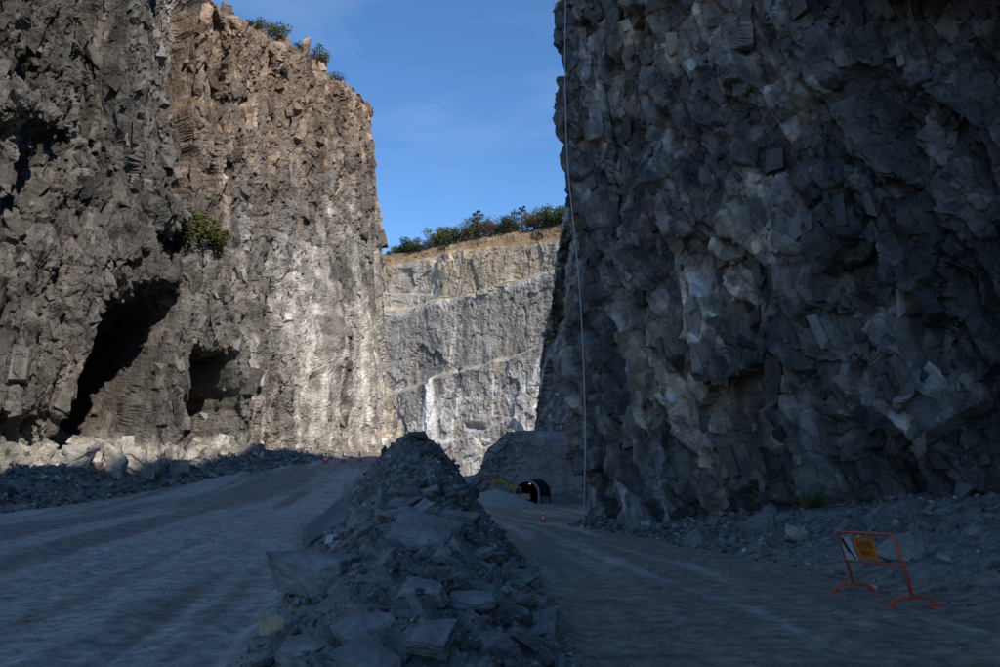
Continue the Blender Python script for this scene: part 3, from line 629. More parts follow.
def ico0():
    bm = bmesh.new(); bmesh.ops.create_icosphere(bm, subdivisions=1, radius=1.0)
    bm.free(); bm = bmesh.new(); g = (1 + 5 ** .5) / 2
    P = np.array([(-1, g, 0), (1, g, 0), (-1, -g, 0), (1, -g, 0), (0, -1, g), (0, 1, g), (0, -1, -g), (0, 1, -g), (g, 0, -1), (g, 0, 1), (-g, 0, -1), (-g, 0, 1)]) / math.sqrt(1 + g * g)
    F = np.array([(0, 11, 5), (0, 5, 1), (0, 1, 7), (0, 7, 10), (0, 10, 11), (1, 5, 9), (5, 11, 4), (11, 10, 2), (10, 7, 6), (7, 1, 8), (3, 9, 4), (3, 4, 2), (3, 2, 6), (3, 6, 8), (3, 8, 9), (4, 9, 5), (2, 4, 11), (6, 2, 10), (8, 6, 7), (9, 8, 1)])
    bm.free(); return P, F
P0, F0 = ico0()
PEB = [(P0 * rng.uniform(0.7, 1.15, (12, 1)) * np.array((1, 0.8, 0.6)), F0) for _ in range(8)]
def rot_mats(n, tilt=0.6):
    a = rng.uniform(0, 2 * np.pi, n); b = rng.normal(0, tilt, n); c = rng.normal(0, tilt, n)
    def R_(ang, ax):
        M = np.zeros((n, 3, 3)); i, j = [(1, 2), (0, 2), (0, 1)][ax]; M[:, ax, ax] = 1
        M[:, i, i] = np.cos(ang); M[:, j, j] = np.cos(ang); M[:, i, j] = -np.sin(ang); M[:, j, i] = np.sin(ang); return M
    return R_(b, 0) @ R_(c, 1) @ R_(a, 2)
def joined_rocks(name, pos, size, templates, mat, label, tone=0.4):
    Vs, Fs, Cs = [], [], []; off = 0; n = len(pos); which = rng.integers(0, len(templates), n); Rm = rot_mats(n)
    for t, (V, F) in enumerate(templates):
        i = np.where(which == t)[0]
        if not len(i): continue
        W = np.einsum('nij,vj->nvi', Rm[i], V) * size[i][:, None, None] + pos[i][:, None, :]
        Vs.append(W.reshape(-1, 3)); Fs.append((F[None] + (np.arange(len(i)) * len(V))[:, None, None] + off).reshape(-1, 3)); off += len(i) * len(V)
        b = np.exp(rng.normal(0, tone, len(i))); c = np.array((0.18, 0.168, 0.153))[None] * b[:, None]
        tan = rng.random(len(i)) < 0.10; c[tan] *= np.array((1.35, 1.1, 0.85)); wh = rng.random(len(i)) < 0.015; c[wh] = (0.5, 0.5, 0.5)
        Cs.append(np.repeat(c, len(V), 0))
    return link(name, mesh_np(name, np.concatenate(Vs), np.concatenate(Fs), mat, False, np.clip(np.concatenate(Cs), 0.03, 0.6)), kind='stuff', label=label)
def sample(n, xf, y0, y1, pw=1.0):
    y = y0 + (y1 - y0) * rng.random(n) ** pw; x = xf(y, rng.random(n)); z = ground_z(x, y)[0]; return np.stack([x, y, z], -1)
def pareto(n, lo, hi, a=2.2):
    u = rng.random(n); return (lo ** -a - u * (lo ** -a - hi ** -a)) ** (-1 / a)

STONES = [mesh_np('rock', *bm_np(hull(int(rng.integers(14, 22)), (1, rng.uniform(.6, .95), rng.uniform(.35, .75)), rng, 0.7)), M_stone) for _ in range(24)]
def singles(pos, size, label, cat, group, sink=0.25, tilt=0.5):
    for p, s in zip(pos, size):
        link('rock', STONES[rng.integers(0, len(STONES))], loc=(p[0], p[1], p[2] + s * (0.45 - sink)), rot=(rng.normal(0, tilt), rng.normal(0, tilt), rng.uniform(0, 6.28)), scale=(s, s, s), label=label, category=cat, group=group)

ridge_x = lambda y, r: eL(y) + 0.1 + (eR(y) - eL(y) - 0.2) * r
N1 = 13000; p = sample(N1, ridge_x, 3.6, 40, 1.7); sz = pareto(N1, 0.022, 0.13, 1.6) * np.clip(p[:, 1] / 14, 0.6, 1.5); p[:, 2] += sz * 0.2
joined_rocks('spoil_rubble', p, sz, SMALL, M_rubble, 'broken grey rock fragments covering the central spoil ridge')
n = 260; p = sample(n, lambda y, r: ridge_x(y, 0.06 + r * 0.9), 5.5, 34, 1.5); sz = pareto(n, 0.09, 0.33, 1.7) * np.clip(p[:, 1] / 14, 0.75, 1.6)
singles(p, sz, 'angular grey rock lying loose among the rubble of the central spoil ridge', 'rock', 'loose rocks on the central spoil ridge', 0.3)

berm_x = lambda y, r: eLL(y) - 5.2 + 5.6 * r
N2 = 7000; p = sample(N2, berm_x, 22, 82, 1.0); sz = pareto(N2, 0.07, 0.26, 1.6); p[:, 2] += sz * 0.25
joined_rocks('berm_rubble', p, sz, SMALL, M_rubble, 'dark broken rock piled along the far edge of the left road', 0.45)
n = 280; p = sample(n, lambda y, r: eLL(y) - 4.6 + 4.9 * r, 33, 76, 1.25); sz = pareto(n, 0.2, 0.5, 1.8)
singles(p, sz, 'dark angular rock in the berm along the left road', 'rock', 'rocks of the berm along the left road', 0.2)

tal_x = lambda y, r: xw(y) - tw(y) - 0.3 + (tw(y) + 0.6) * r
N3 = 7500; p = sample(N3, tal_x, 9, 52, 1.3); sz = pareto(N3, 0.03, 0.16, 1.6) * np.clip(p[:, 1] / 22, 0.6, 1.6); p[:, 2] += sz * 0.2
joined_rocks('talus_rubble', p, sz, SMALL, M_rubble, 'grey rock fragments heaped at the foot of the shaded cliff')
n = 220; p = sample(n, lambda y, r: xw(y) - tw(y) + (tw(y)) * r ** 0.9, 11.5, 50, 1.2); sz = pareto(n, 0.11, 0.5, 1.7) * np.clip(p[:, 1] / 24, 0.7, 1.3)
singles(p, sz, 'grey broken rock lying in the talus at the foot of the shaded cliff', 'rock', 'rocks in the talus under the shaded cliff', 0.25)

# angular joint blocks standing proud of the cliff faces
BLOCKS = [bm_np(boxhull(rng, rng.uniform(0.3, 0.6), int(rng.integers(1, 6)))) for _ in range(30)]
def face_blocks(o, G, n, lo, hi, pw, view, zoff, tilt, keep, asp, name, mat):
    X, Y, Z = G['X'], G['Y'], G['Z']; U, V_ = proj(X, Y, Z); dep = np.hypot(X, Y)
    uu = rng.uniform(view[0], view[1], n * 3); vv = rng.uniform(view[2], view[3], n * 3)
    ok = (U > view[0]) & (U < view[1]) & (V_ > view[2]) & (V_ < view[3]) & (Y > 4)
    ii = np.flatnonzero(ok.ravel()); sel = rng.choice(ii, n)
    r, c = np.unravel_index(sel, X.shape); r = np.clip(r, 4, X.shape[0] - 5); c = np.clip(c, 4, X.shape[1] - 5)
    P = np.stack([X[r, c], Y[r, c], Z[r, c]], -1)
    tx = X[r, c + 4] - X[r, c - 4]; ty = Y[r, c + 4] - Y[r, c - 4]; l = np.hypot(tx, ty) + 1e-6; tx /= l; ty /= l
    nx, ny = ty * G['sign'], -tx * G['sign']
    a = rng.normal(0, 0.30, n); nx, ny = nx * np.cos(a) - ny * np.sin(a), nx * np.sin(a) + ny * np.cos(a)
    up = np.stack([rng.normal(0, 0.2, n), rng.normal(0, 0.2, n), np.ones(n)], -1); N = np.stack([nx, ny, rng.normal(0.0, 0.25, n)], -1); N /= np.linalg.norm(N, axis=1)[:, None]
    up -= N * (up * N).sum(1)[:, None]; up /= np.linalg.norm(up, axis=1)[:, None]; T = np.cross(up, N)
    th_ = rng.normal(tilt, 0.18, n)[:, None]; up, T = up * np.cos(th_) + T * np.sin(th_), T * np.cos(th_) - up * np.sin(th_)
    sz = pareto(n, lo, hi, pw) * (dep[r, c] / 60.0) ** 0.6
    k = keep(U[r, c], V_[r, c]) > rng.random(n); P, N, up, T, sz, r, c = P[k], N[k], up[k], T[k], sz[k], r[k], c[k]; n = len(P)
    dims = np.stack([rng.uniform(0.5, 1.0, n), rng.uniform(asp[0], asp[1], n), rng.uniform(0.35, 0.75, n)], -1) * sz[:, None]
    P = P + N * (dims[:, 2] * rng.uniform(-0.6, 0.0, n))[:, None]
    R_ = np.stack([T, up, N], -1); which = rng.integers(0, len(BLOCKS), n); Vs, Fs, Cs = [], [], []; off = 0
    col_ = G['C'][r, c] * np.exp(np.clip(rng.normal(-0.05, 0.32, n), -0.8, 0.42))[:, None]
    for t_, (V, F) in enumerate(BLOCKS):
        i = np.where(which == t_)[0]
        if not len(i): continue
        W = np.einsum('nij,nvj->nvi', R_[i], V[None] * dims[i][:, None, :]) + P[i][:, None, :]
        Vs.append(W.reshape(-1, 3)); Fs.append((F[None] + (np.arange(len(i)) * len(V))[:, None, None] + off).reshape(-1, 3)); off += len(i) * len(V); Cs.append(np.repeat(col_[i], len(V), 0))
    link(name, mesh_np(name, np.concatenate(Vs), np.concatenate(Fs), mat, False, np.clip(np.concatenate(Cs), 0.015, 0.6)), o, kind='stuff')
face_blocks(cliff_l, CL, 4500, 0.18, 0.9, 1.5, (-30, 396, -10, 462), 0, 0.05, lambda u, v: 1 - 0.85 * box(u, v, 300, 385, 270, 460, 20, 30) - 0.7 * box(u + (v - 370) * .35, v, 42, 112, 305, 436, 4, 4), (0.9, 2.2), 'joint_blocks', M_cliff_sun)
face_blocks(cliff_r, CR, 8500, 0.13, 0.8, 1.45, (566, 1015, -10, 535), 0, -0.35, lambda u, v: 0.35 + 0.65 * ss(0.40, 0.55, vnoise(u / 60, v / 80, 5)), (0.8, 1.9), 'joint_blocks', M_cliff_shade)

# pale rubble at the foot of the sunlit cliff
N4 = 3500; y = 42 + 62 * rng.random(N4); x = eLL(y) - 4.5 - rng.random(N4) * np.interp(y, [42, 60, 80, 104], [7, 5, 4, 2]); z = ground_z(x, y)[0]
sz = pareto(N4, 0.08, 0.5, 1.8)
o = joined_rocks('pale_rubble', np.stack([x, y, z + sz * .2], -1), sz, SMALL, M_rubble, 'pale dusty rubble along the foot of the sunlit cliff')
ca = o.data.color_attributes['rock_colour']; a = np.empty(len(ca.data) * 4, dtype=np.float32); ca.data.foreach_get('color', a); a = a.reshape(-1, 4); a[:, :3] = np.clip(a[:, :3] * np.array((2.9, 2.7, 2.4)), 0.1, 0.6); ca.data.foreach_set('color', a.ravel())

# gravel strewn over the roads
def road_pebbles(n, xf, y0, y1):
    p = sample(n, xf, y0, y1, 2.0); sz = pareto(n, 0.006, 0.03, 2.4) * np.clip(p[:, 1] / 11, 0.7, 1.8); p[:, 2] += sz * 0.15; return p, sz
pa, sa = road_pebbles(5000, lambda y, r: eL(y) + 0.4 - (r ** 1.6) * np.minimum(y * 0.75, 16), 6.5, 36)
pb, sb = road_pebbles(5000, lambda y, r: eR(y) - 0.2 + (r ** 1.2) * (xw(y) - tw(y) - eR(y)), 6.5, 44)
gr_ = joined_rocks('road_gravel', np.concatenate([pa, pb]), np.concatenate([sa, sb]), PEB, M_rubble, 'loose gravel strewn over the two haul roads', 0.25)
ca = gr_.data.color_attributes['rock_colour']; a = np.empty(len(ca.data) * 4, dtype=np.float32); ca.data.foreach_get('color', a); a = a.reshape(-1, 4); a[:, :3] = np.clip(a[:, :3] * np.array((1.7, 1.6, 1.45)), 0.08, 0.6); ca.data.foreach_set('color', a.ravel())

# the boulders one can point at: (u, v of the resting spot), width, (sx, sy, sz), rotation, material, label
def big_rock(u, v, w_px, prop, rot, mat, label, seed, planes=9, up=0.3, depth=None, name='boulder', rg=0.045):
    p = hit(u, v, 3.0, 30.0) if depth is None else Vector((*hit_xy(u, depth), 0))
    if depth is not None: p.z = gz(p.x, p.y)
    s = 0.5 * w_px / FPX * (p.y * CT + (p.z - EYE) * ST)
    V, F = block((1, 1, 1), seed, planes + 7, rg)
    e = V.max(0) - V.min(0); V = (V - (V.max(0) + V.min(0)) / 2) / (e / 2) * np.array(prop)[None] * s
    o = link(name, mesh_np(name, V, F, mat), loc=p + Vector((0, 0, up * s)), rot=tuple(R(a) for a in rot), label=label, category='boulder')
    return o
def hit_xy(u, y): return ((u - 500) / FPX * (y * CT + (-1) * ST), y)
BR = [
 (313, 590, 92, (1.0, 0.7, 0.44), (10, 6, -12), M_slab, 'largest flat-topped grey slab overhanging the left side of the spoil ridge', 3, 8, 0.42),
 (326, 535, 64, (1.05, 0.42, 0.30), (38, -30, 42), M_slab, 'long tilted slate slab leaning behind the largest flat-topped slab', 12, 7, 0.25),
 (272, 641, 31, (1.0, 0.8, 0.75), (10, 0, 20), M_tan, 'tan coloured round stone at the left foot of the spoil ridge', 5, 12, 0.75),
 (366, 640, 62, (1.0, 0.7, 0.62), (20, -18, 30), M_slab, 'broad grey boulder with pale veins in the foreground rubble', 6, 9, 0.2),
 (316, 640, 30, (0.6, 0.6, 1.35), (14, 24, 5), M_slab, 'narrow upright slab standing right of the tan stone', 7, 8, 0.4),
 (306, 657, 58, (1.0, 0.7, 0.45), (8, -6, -15), M_slab, 'low grey boulder at the bottom edge below the narrow upright slab', 8, 9, 0.2),
 (368, 672, 72, (1.0, 0.6, 0.5), (24, 18, -20), M_slab, 'dark wedge shaped boulder cut by the bottom edge of the picture', 9, 8, 0.2),
 (420, 604, 58, (1.0, 0.7, 0.36), (14, 6, 5), M_slab, 'flat dark slab in the middle of the foreground ridge', 10, 8, 0.35),
 (472, 610, 52, (1.0, 0.6, 0.32), (8, -4, -10), M_slab, 'flat grey slab right of the flat dark middle slab', 11, 8, 0.3),
 (352, 604, 60, (1.0, 0.35, 0.3), (10, -22, 12), M_slab, 'long narrow rock lying at the right end of the largest slab', 31, 8, 0.25),
 (425, 540, 74, (1.0, 0.8, 0.28), (26, 10, -8), M_slab, 'wide smooth slab face set in the top of the spoil ridge', 13, 8, 0.15),
 (386, 512, 40, (1.0, 0.5, 0.22), (6, -16, 12), M_slab, 'thin pale-edged slab lying on the left shoulder of the ridge', 14, 8, 0.3),
 (548, 632, 30, (0.75, 0.6, 1.0), (10, 12, 10), M_slab, 'rounded grey boulder on the right edge of the foreground ridge', 15, 12, 0.25),
 (268, 648, 40, (1.0, 0.7, 0.45), (6, 6, 40), M_slab, 'dark lumpy rock below the tan stone at the left foot', 16, 10, 0.1),
 (334, 545, 18, (1.0, 0.6, 0.6), (10, 10, 15), M_white, 'small white quartz stone behind the largest flat-topped slab', 17, 10, 0.6),
 (357, 586, 12, (1.0, 0.8, 0.7), (10, 10, 15), M_tan, 'tiny tan pebble-like stone above the long narrow rock', 18, 10, 0.9),
 (365, 530, 50, (1.0, 0.6, 0.6), (30, 10, 70), M_slab, 'brownish grey block behind the white quartz stone', 19, 9, 0.1),
 (440, 640, 50, (1.0, 0.8, 0.5), (14, 20, 20), M_slab, 'dark rough rock in the bottom middle of the foreground ridge', 20, 10, 0.1),
 (490, 655, 54, (1.0, 0.8, 0.5), (4, -12, 60), M_slab, 'grey rough rock near the bottom edge left of the road', 21, 10, 0.1),
]
for b in BR: big_rock(*b)

SLABS = [mesh_np('slab', *(lambda V, F: (V * np.array((1, rng.uniform(.55, .85), rng.uniform(.28, .5)))[None], F))(*block((1, 1, 1), 200 + i, int(rng.integers(9, 14)), 0.045)), M_slab) for i in range(9)]
p = sample(150, lambda y, r: ridge_x(y, 0.08 + r * 0.84), 5.2, 17, 1.25); sz = pareto(150, 0.14, 0.42, 1.5) * np.clip(p[:, 1] / 10, 0.75, 1.4)
qu, qv = proj(p[:, 0], p[:, 1], p[:, 2]); clear = np.ones(len(p), bool)
for (bu, bv, br_) in ((272, 640, 42), (306, 588, 55), (333, 545, 26), (325, 530, 32)): clear &= np.hypot(qu - bu, qv - bv) > br_
for q, s_ in zip(p[clear], sz[clear]):
    link('slate_rock', SLABS[int(rng.integers(0, 9))], loc=(q[0], q[1], q[2] + s_ * 0.12), rot=(rng.normal(0, 0.35), rng.normal(0, 0.35), rng.uniform(0, 6.28)), scale=(s_, s_, s_), label='angular slate slab half sunk in the near end of the central spoil ridge', category='rock', group='slate slabs of the central spoil ridge')
# rocks of the talus
big_rock(756, 535, 36, (1.0, 0.7, 0.7), (10, -20, 0), M_slab, 'wedge shaped grey boulder at the edge of the talus left of the barrier', 41, 8, 0.35)
big_rock(797, 540, 22, (1.0, 0.7, 0.75), (0, 10, 20), M_pale, 'tan grey boulder in the talus behind the wedge shaped boulder', 42, 9, 0.5)
big_rock(945, 562, 15, (1.0, 0.6, 0.5), (0, 20, 10), M_pale, 'pale flat stone in the dark talus right of the barrier', 43, 9, 0.5)
big_rock(905, 560, 52, (1.0, 0.7, 0.7), (10, 10, 30), M_slab, 'large dark boulder in the talus directly behind the barrier', 44, 9, 0.4)
big_rock(690, 545, 26, (1.0, 0.5, 0.7), (10, -30, 0), M_slab, 'slanted grey rock where the talus begins', 45, 8, 0.4)
# pale blocks in the sun at the foot of the left cliff
for (u, y, wp, pr, rt, lab, sd2) in [
    (42, 46.5, 30, (1, .8, .8), (0, 10, 0), 'small pale block at the left end of the sunlit boulders', 51),
    (78, 47, 56, (1, .8, .75), (6, -6, 20), 'big square tan block in the sun at the foot of the left cliff', 52),
    (112, 49, 46, (1, .7, 1.0), (10, 30, 10), 'pale jagged boulder right of the square tan block', 53),
    (136, 52, 44, (.8, .7, 1.25), (0, -24, 30), 'tall pale leaning boulder against the left cliff', 54),
    (152, 53, 34, (.7, .7, 1.2), (10, 16, 0), 'upright pale rock right of the tall leaning boulder', 55),
    (178, 56, 28, (1, .7, .9), (0, 0, 40), 'low pale rock at the right end of the sunlit boulders', 56)]:
    big_rock(u, 0, wp * 0.72, pr, rt, M_pale, lab, sd2, 4, 0.45, depth=y, rg=0.10)

# ------------------------------------------------------------------ gravel heap by the tunnel
nr_, na_ = 26, 48; rr = np.linspace(0, 1, nr_)[:, None]; aa = np.linspace(0, 2 * np.pi, na_)[None]
def heap(cx, cy, rx_, ry_, h, seed):
    X = cx + rx_ * rr * np.cos(aa) * (1 + 0.12 * np.sin(3 * aa + seed)); Y = cy + ry_ * rr * np.sin(aa)
    Z = zr(Y) - 0.08 + h * (1 - rr ** 0.95) + 0 * aa; Z = Z - h * 0.1 * np.exp(-(rr / 0.12) ** 2) + 0.12 * fbm(X * 0.6, Y * 0.6, seed, 3)
    return np.stack([X, Y, Z], -1).reshape(-1, 3), grid_faces(nr_, na_)
V1, F1 = heap(-0.9, 119, 6.6, 6.0, 2.8, 3); V2, F2 = heap(1.2, 123.5, 5.2, 4.0, 2.2, 5); V3, F3 = heap(-5, 121, 5, 6, 2.3, 7)
link('gravel_heap', mesh_np('gravel_heap', np.concatenate([V1, V2, V3]), np.concatenate([F1, F2 + len(V1), F3 + len(V1) + len(V2)]), M_heap, True), kind='stuff', label='smooth grey gravel heap in front of the tunnel mouth')

# ------------------------------------------------------------------ tunnel mouth
tun = thing('tunnel_portal', 'dark arched tunnel mouth with a black steel hood and pale rim', 'tunnel', TB)
def arch(r, hgt, n=20): return [(r, 0.0)] + [(r * math.cos(math.pi * i / n), hgt + r * math.sin(math.pi * i / n)) for i in range(n + 1)] + [(-r, 0.0)]
def shell(r0, r1, d0, d1, hgt, corr=0.0, nd=2):
    m = MB(); A, B = arch(r0, hgt), arch(r1, hgt); rows = []
    for i in range(nd + 1):
        d = d0 + (d1 - d0) * i / nd; e = corr * (i % 2)
        pt = lambda q, z, k=1: m.bm.verts.new(TR * q * k + TD * d + Vector((0, 0, hgt + (z - hgt) * k)))
        rows.append(([pt(q, z) for q, z in A], [pt(q, z, 1 + e / r1) for q, z in B]))
    for (a, b), (c, d) in zip(rows, rows[1:]):
        for i in range(len(a) - 1):
            m.bm.faces.new((a[i], a[i + 1], c[i + 1], c[i])); m.bm.faces.new((b[i + 1], b[i], d[i], d[i + 1]))
    for (a, b) in (rows[0], rows[-1]):
        for i in range(len(a) - 1): m.bm.faces.new((a[i], b[i], b[i + 1], a[i + 1]))
    return m
link('hood', shell(2.05, 2.3, 0.26, 9.5, 1.75, 0.07, 40).mesh('hood', M_steel), tun)
link('rim', shell(1.98, 2.27, -0.04, 0.25, 1.75).mesh('rim', M_concrete), tun)
link('lining', shell(1.9, 2.0, 9.6, 32, 1.75).mesh('lining', M_dark), tun)
m = MB(); m.box(TD * 32.3 + Vector((0, 0, 1.8)), (5, 0.3, 5), Euler((0, 0, math.atan2(-TD.x, TD.y)))); link('end_wall', m.mesh('end_wall', M_dark), tun)
m = MB(); m.box(TD * 0.5 + Vector((0, 0, 0)) + TR * 3.05 + Vector((0, 0, 0.55)), (1.5, 0.3, 1.5), Euler((0, 0, math.atan2(-TD.x, TD.y))), 0.04); link('wing_wall', m.mesh('wing_wall', M_wing), tun)
lp = thing('tunnel_lamp', 'small warm lamp glowing under the crown of the tunnel mouth', 'lamp', TB + TD * 2.2 + Vector((0, 0, 3.35)))
m = MB(); m.box(Vector((0, 0, 0.13)), (0.34, 0.3, 0.12), None, 0.02); m.tube([(0, 0, 0.15), (0, 0, 0.45)], 0.03); link('housing', m.mesh('housing', M_steel), lp)
m = MB(); m.lathe([(0.02, -0.14), (0.12, -0.1), (0.16, 0.0), (0.14, 0.06)], 14); link('bulb', m.mesh('bulb', M_lamp, True), lp)

# ------------------------------------------------------------------ excavator half hidden by the heap
ex = thing('excavator', 'yellow excavator reaching its boom over the gravel heap by the tunnel', 'excavator', (3.4, 131.2, -3.5))
for sy in (-0.75, 0.75):
    m = MB(); prof = [(-1.25, 0.3), (-1.05, 0.05), (-0.8, 0), (0.8, 0), (1.05, 0.05), (1.25, 0.3), (1.05, 0.58), (0.8, 0.62), (-0.8, 0.62), (-1.05, 0.58)]
    m.prism(prof, (1, 0, 0), (0, 0, 1), 0.42, (0, sy + 0.21, 0.0)); t = link('track', m.mesh('track', M_black), ex)
    m = MB()
    for k in (-0.85, -0.28, 0.28, 0.85): m.tube([(k, sy - 0.24, 0.3), (k, sy + 0.24, 0.3)], 0.2, 12)
    link('roller', m.mesh('roller', M_yellow), t)
m = MB(); m.box(Vector((0, 0, 0.72)), (1.0, 1.0, 0.22), None, 0.04); link('turntable', m.mesh('turntable', M_black), ex)
m = MB(); m.prism([(-1.1, 0), (1.45, 0), (1.5, 0.35), (1.35, 0.85), (0.2, 0.95), (0.1, 0.55), (-1.1, 0.5)], (1, 0, 0), (0, 0, 1), 1.7, (0, 0.85, 0.84)); link('house', m.mesh('house', M_tanpaint), ex)
m = MB(); m.prism([(-1.05, 0), (0.0, 0), (0.0, 1.45), (-0.75, 1.45), (-1.05, 0.8)], (1, 0, 0), (0, 0, 1), 0.85, (0, -0.02, 1.36)); cab = link('cab', m.mesh('cab', M_tanpaint), ex)
m = MB(); m.prism([(-0.95, 0.3), (-0.1, 0.3), (-0.1, 1.3), (-0.7, 1.3), (-0.95, 0.75)], (1, 0, 0), (0, 0, 1), 0.02, (0, -0.875, 1.36)); link('window', m.mesh('window', M_glass), cab)
bw = 0.36
m = MB(); m.prism([(-0.6, 1.5), (-0.4, 1.9), (-1.5, 3.0), (-2.7, 3.75), (-3.25, 3.85), (-3.2, 3.5), (-2.6, 3.3), (-1.7, 2.45), (-0.95, 1.55)], (1, 0, 0), (0, 0, 1), bw, (0, 0.5, 0)); bo = link('boom', m.mesh('boom', M_yellow), ex)
m = MB(); m.tube([(-0.95, 0.32, 1.35), (-1.9, 0.32, 2.4)], 0.09); m.tube([(-1.9, 0.32, 3.45), (-3.1, 0.32, 4.2)], 0.08); link('hydraulic_ram', m.mesh('hydraulic_ram', M_black), bo)
m = MB(); m.prism([(-2.95, 3.95), (-3.0, 4.3), (-3.3, 4.3), (-4.4, 3.98), (-4.5, 3.75), (-4.3, 3.6), (-3.2, 3.5)], (1, 0, 0), (0, 0, 1), 0.28, (0, 0.46, 0)); link('stick', m.mesh('stick', M_yellow), ex)
m = MB(); m.prism([(-4.1, 3.75), (-4.35, 4.15), (-4.75, 4.0), (-4.9, 3.1), (-4.6, 2.45), (-4.05, 2.35), (-4.3, 2.8), (-4.3, 3.4)], (1, 0, 0), (0, 0, 1), 0.95, (0, 0.8, 0)); bk = link('bucket', m.mesh('bucket', M_yellow), ex)
m = MB()
for k in range(5): m.prism([(-4.1, 2.37), (-3.87, 2.31), (-4.05, 2.45)], (1, 0, 0), (0, 0, 1), 0.09, (0, 0.76 - k * 0.2, 0))
link('bucket_teeth', m.mesh('bucket_teeth', M_black), bk)

# ------------------------------------------------------------------ traffic cones
def cone(p, h, label, group=None):
    t = thing('traffic_cone', label, 'traffic cone', p, 0, group)
    m = MB(); m.box(Vector((0, 0, 0.03 * h)), (0.58 * h, 0.58 * h, 0.06 * h), None, 0.012); link('base', m.mesh('base', M_cone), t)
    r = lambda z: (0.205 - 0.165 * z) * h
    m = MB(); m.lathe([(r(0.06), 0.061 * h), (r(0.33), 0.33 * h)]); m.lathe([(r(0.55), 0.55 * h), (r(0.72), 0.72 * h)]); m.lathe([(r(0.86), 0.86 * h), (r(1.0), 1.0 * h)]); link('body', m.mesh('body', M_cone, False), t)
    m = MB(); m.lathe([(r(0.33), 0.331 * h), (r(0.55), 0.549 * h)]); m.lathe([(r(0.72), 0.721 * h), (r(0.86), 0.859 * h)]); link('reflective_band', m.mesh('reflective_band', M_conewhite), t)
for (u, v, lab) in [(325.5, 463, 'red and white traffic cone nearest the berm on the left road'), (343, 462, 'red and white traffic cone between its two neighbours on the left road'), (359.5, 461, 'red and white traffic cone nearest the spoil ridge on the left road')]:
    p = hit(u, v, 40, 100); p.z = gz(p.x, p.y); cone(p, 0.95, lab, 'cones across the left road')
p = hit(543.5, 523, 60, 140); p.z = gz(p.x, p.y); cone(p, 0.85, 'faded red and white cone standing alone on the lower road near the tunnel')

# ------------------------------------------------------------------ road barrier
PA, PB = Vector((6.22, 12.55, 0)), Vector((6.28, 14.75, 0)); PA.z = gz(PA.x, PA.y); PB.z = gz(PB.x, PB.y)
bar = thing('road_barrier', 'orange tubular road barrier leaning by the talus with an amber sign', 'barrier', PA)
O = Vector((0, 0, 0)); Q = PB - PA; lean_v = Vector((-0.24, 0.0, 1.0)); fa = 0.16
A0, B0 = lean_v * 0 + Vector((0, 0, fa)), Q + Vector((0, 0, fa)); A1, B1 = A0 + lean_v * 0.93, B0 + lean_v * 0.92
rc = 0.024
def lerp(a, b, k): return a + (b - a) * k
cA, cB = lerp(A1, B1, 0.05), lerp(B1, A1, 0.05)
m = MB(); m.tube([A0, lerp(A0, A1, 0.95), lerp(A0, A1, 0.985) + (cA - A1) * 0.3, cA, cB, lerp(B0, B1, 0.985) + (cB - B1) * 0.3, lerp(B0, B1, 0.95), B0], rc, 12); link('frame', m.mesh('frame', M_orange, True), bar)
mA, mB_ = lerp(A0, A1, 0.5), lerp(B0, B1, 0.46); m = MB(); m.tube([mA, mB_], rc * 0.85, 12); link('crossbar', m.mesh('crossbar', M_orange, True), bar)
for c0 in (O, Q):
    m = MB(); pts = []
    for i in range(13):
        a = math.pi * i / 12; pts.append(c0 + Vector((-0.36 * math.cos(a), -0.05 * math.cos(a), 0.02 + fa * math.sin(a) ** 0.6)))
    m.tube(pts, rc, 12); ft = link('foot', m.mesh('foot', M_orange, True), bar)
    m = MB()
    for sgn in (-1, 1): m.lathe([(0.10, -0.012), (0.105, 0.008), (0.05, 0.03)], 16, c0 + Vector((0.37 * sgn, 0.05 * sgn, 0.012)))
    link('foot_pad', m.mesh('foot_pad', M_orange), ft)
ax = Q.normalized(); upv = lean_v.normalized(); nrm = ax.cross(upv).normalized()
if nrm.x > 0: nrm = -nrm
def on_frame(s_, h_): return lerp(lerp(A0, B0, s_), lerp(A1, B1, s_), h_)
def panel(name, quad, mat, off, thick, parent):
    m = MB(); f = [m.bm.verts.new(on_frame(*q) + nrm * off) for q in quad]; g = [m.bm.verts.new(v.co - nrm * thick) for v in f]
    m.bm.faces.new(f); m.bm.faces.new(g[::-1]); k = len(f)
    for i in range(k): m.bm.faces.new((f[i], g[i], g[(i + 1) % k], f[(i + 1) % k]))
    return link(name, m.mesh(name, mat), parent)
sg = panel('sign_plate', [(0.36, 0.54), (0.73, 0.55), (0.73, 0.93), (0.36, 0.93)], M_amber, 0.012, 0.012, bar)
def marks(row0, row1, s0, s1, n, seed):
    """a worn word nobody can read: a row of broken strokes"""
    m = MB(); r = random.Random(seed); w_ = (s1 - s0) / n
    def q(a, b, c, d): m.bm.faces.new([m.bm.verts.new(on_frame(x, y) + nrm * 0.0145) for x, y in ((a, c), (b, c), (b, d), (a, d))])
    for i in range(n):
        a = s0 + w_ * i; b = a + w_ * 0.72; t = w_ * 0.24; h = (row1 - row0) * 0.2
        q(a, a + t, row0, row1)
        if r.random() < .6: q(b - t, b, row0 + h * r.choice((0, 2)), row1)
        for y in r.sample((row0, (row0 + row1 - h) / 2, row1 - h), 2): q(a + t * 1.02, b - t * 1.02, y, y + h)
    return m
M_wornink = paint_mat('worn_sign_ink', (0.17, 0.06, 0.015), 0.6, 0.4, 20)
link('lettering', marks(0.74, 0.85, 0.41, 0.68, 6, 1).mesh('lettering', M_wornink), sg)
link('lettering', marks(0.61, 0.70, 0.44, 0.66, 5, 2).mesh('lettering', M_wornink), sg)
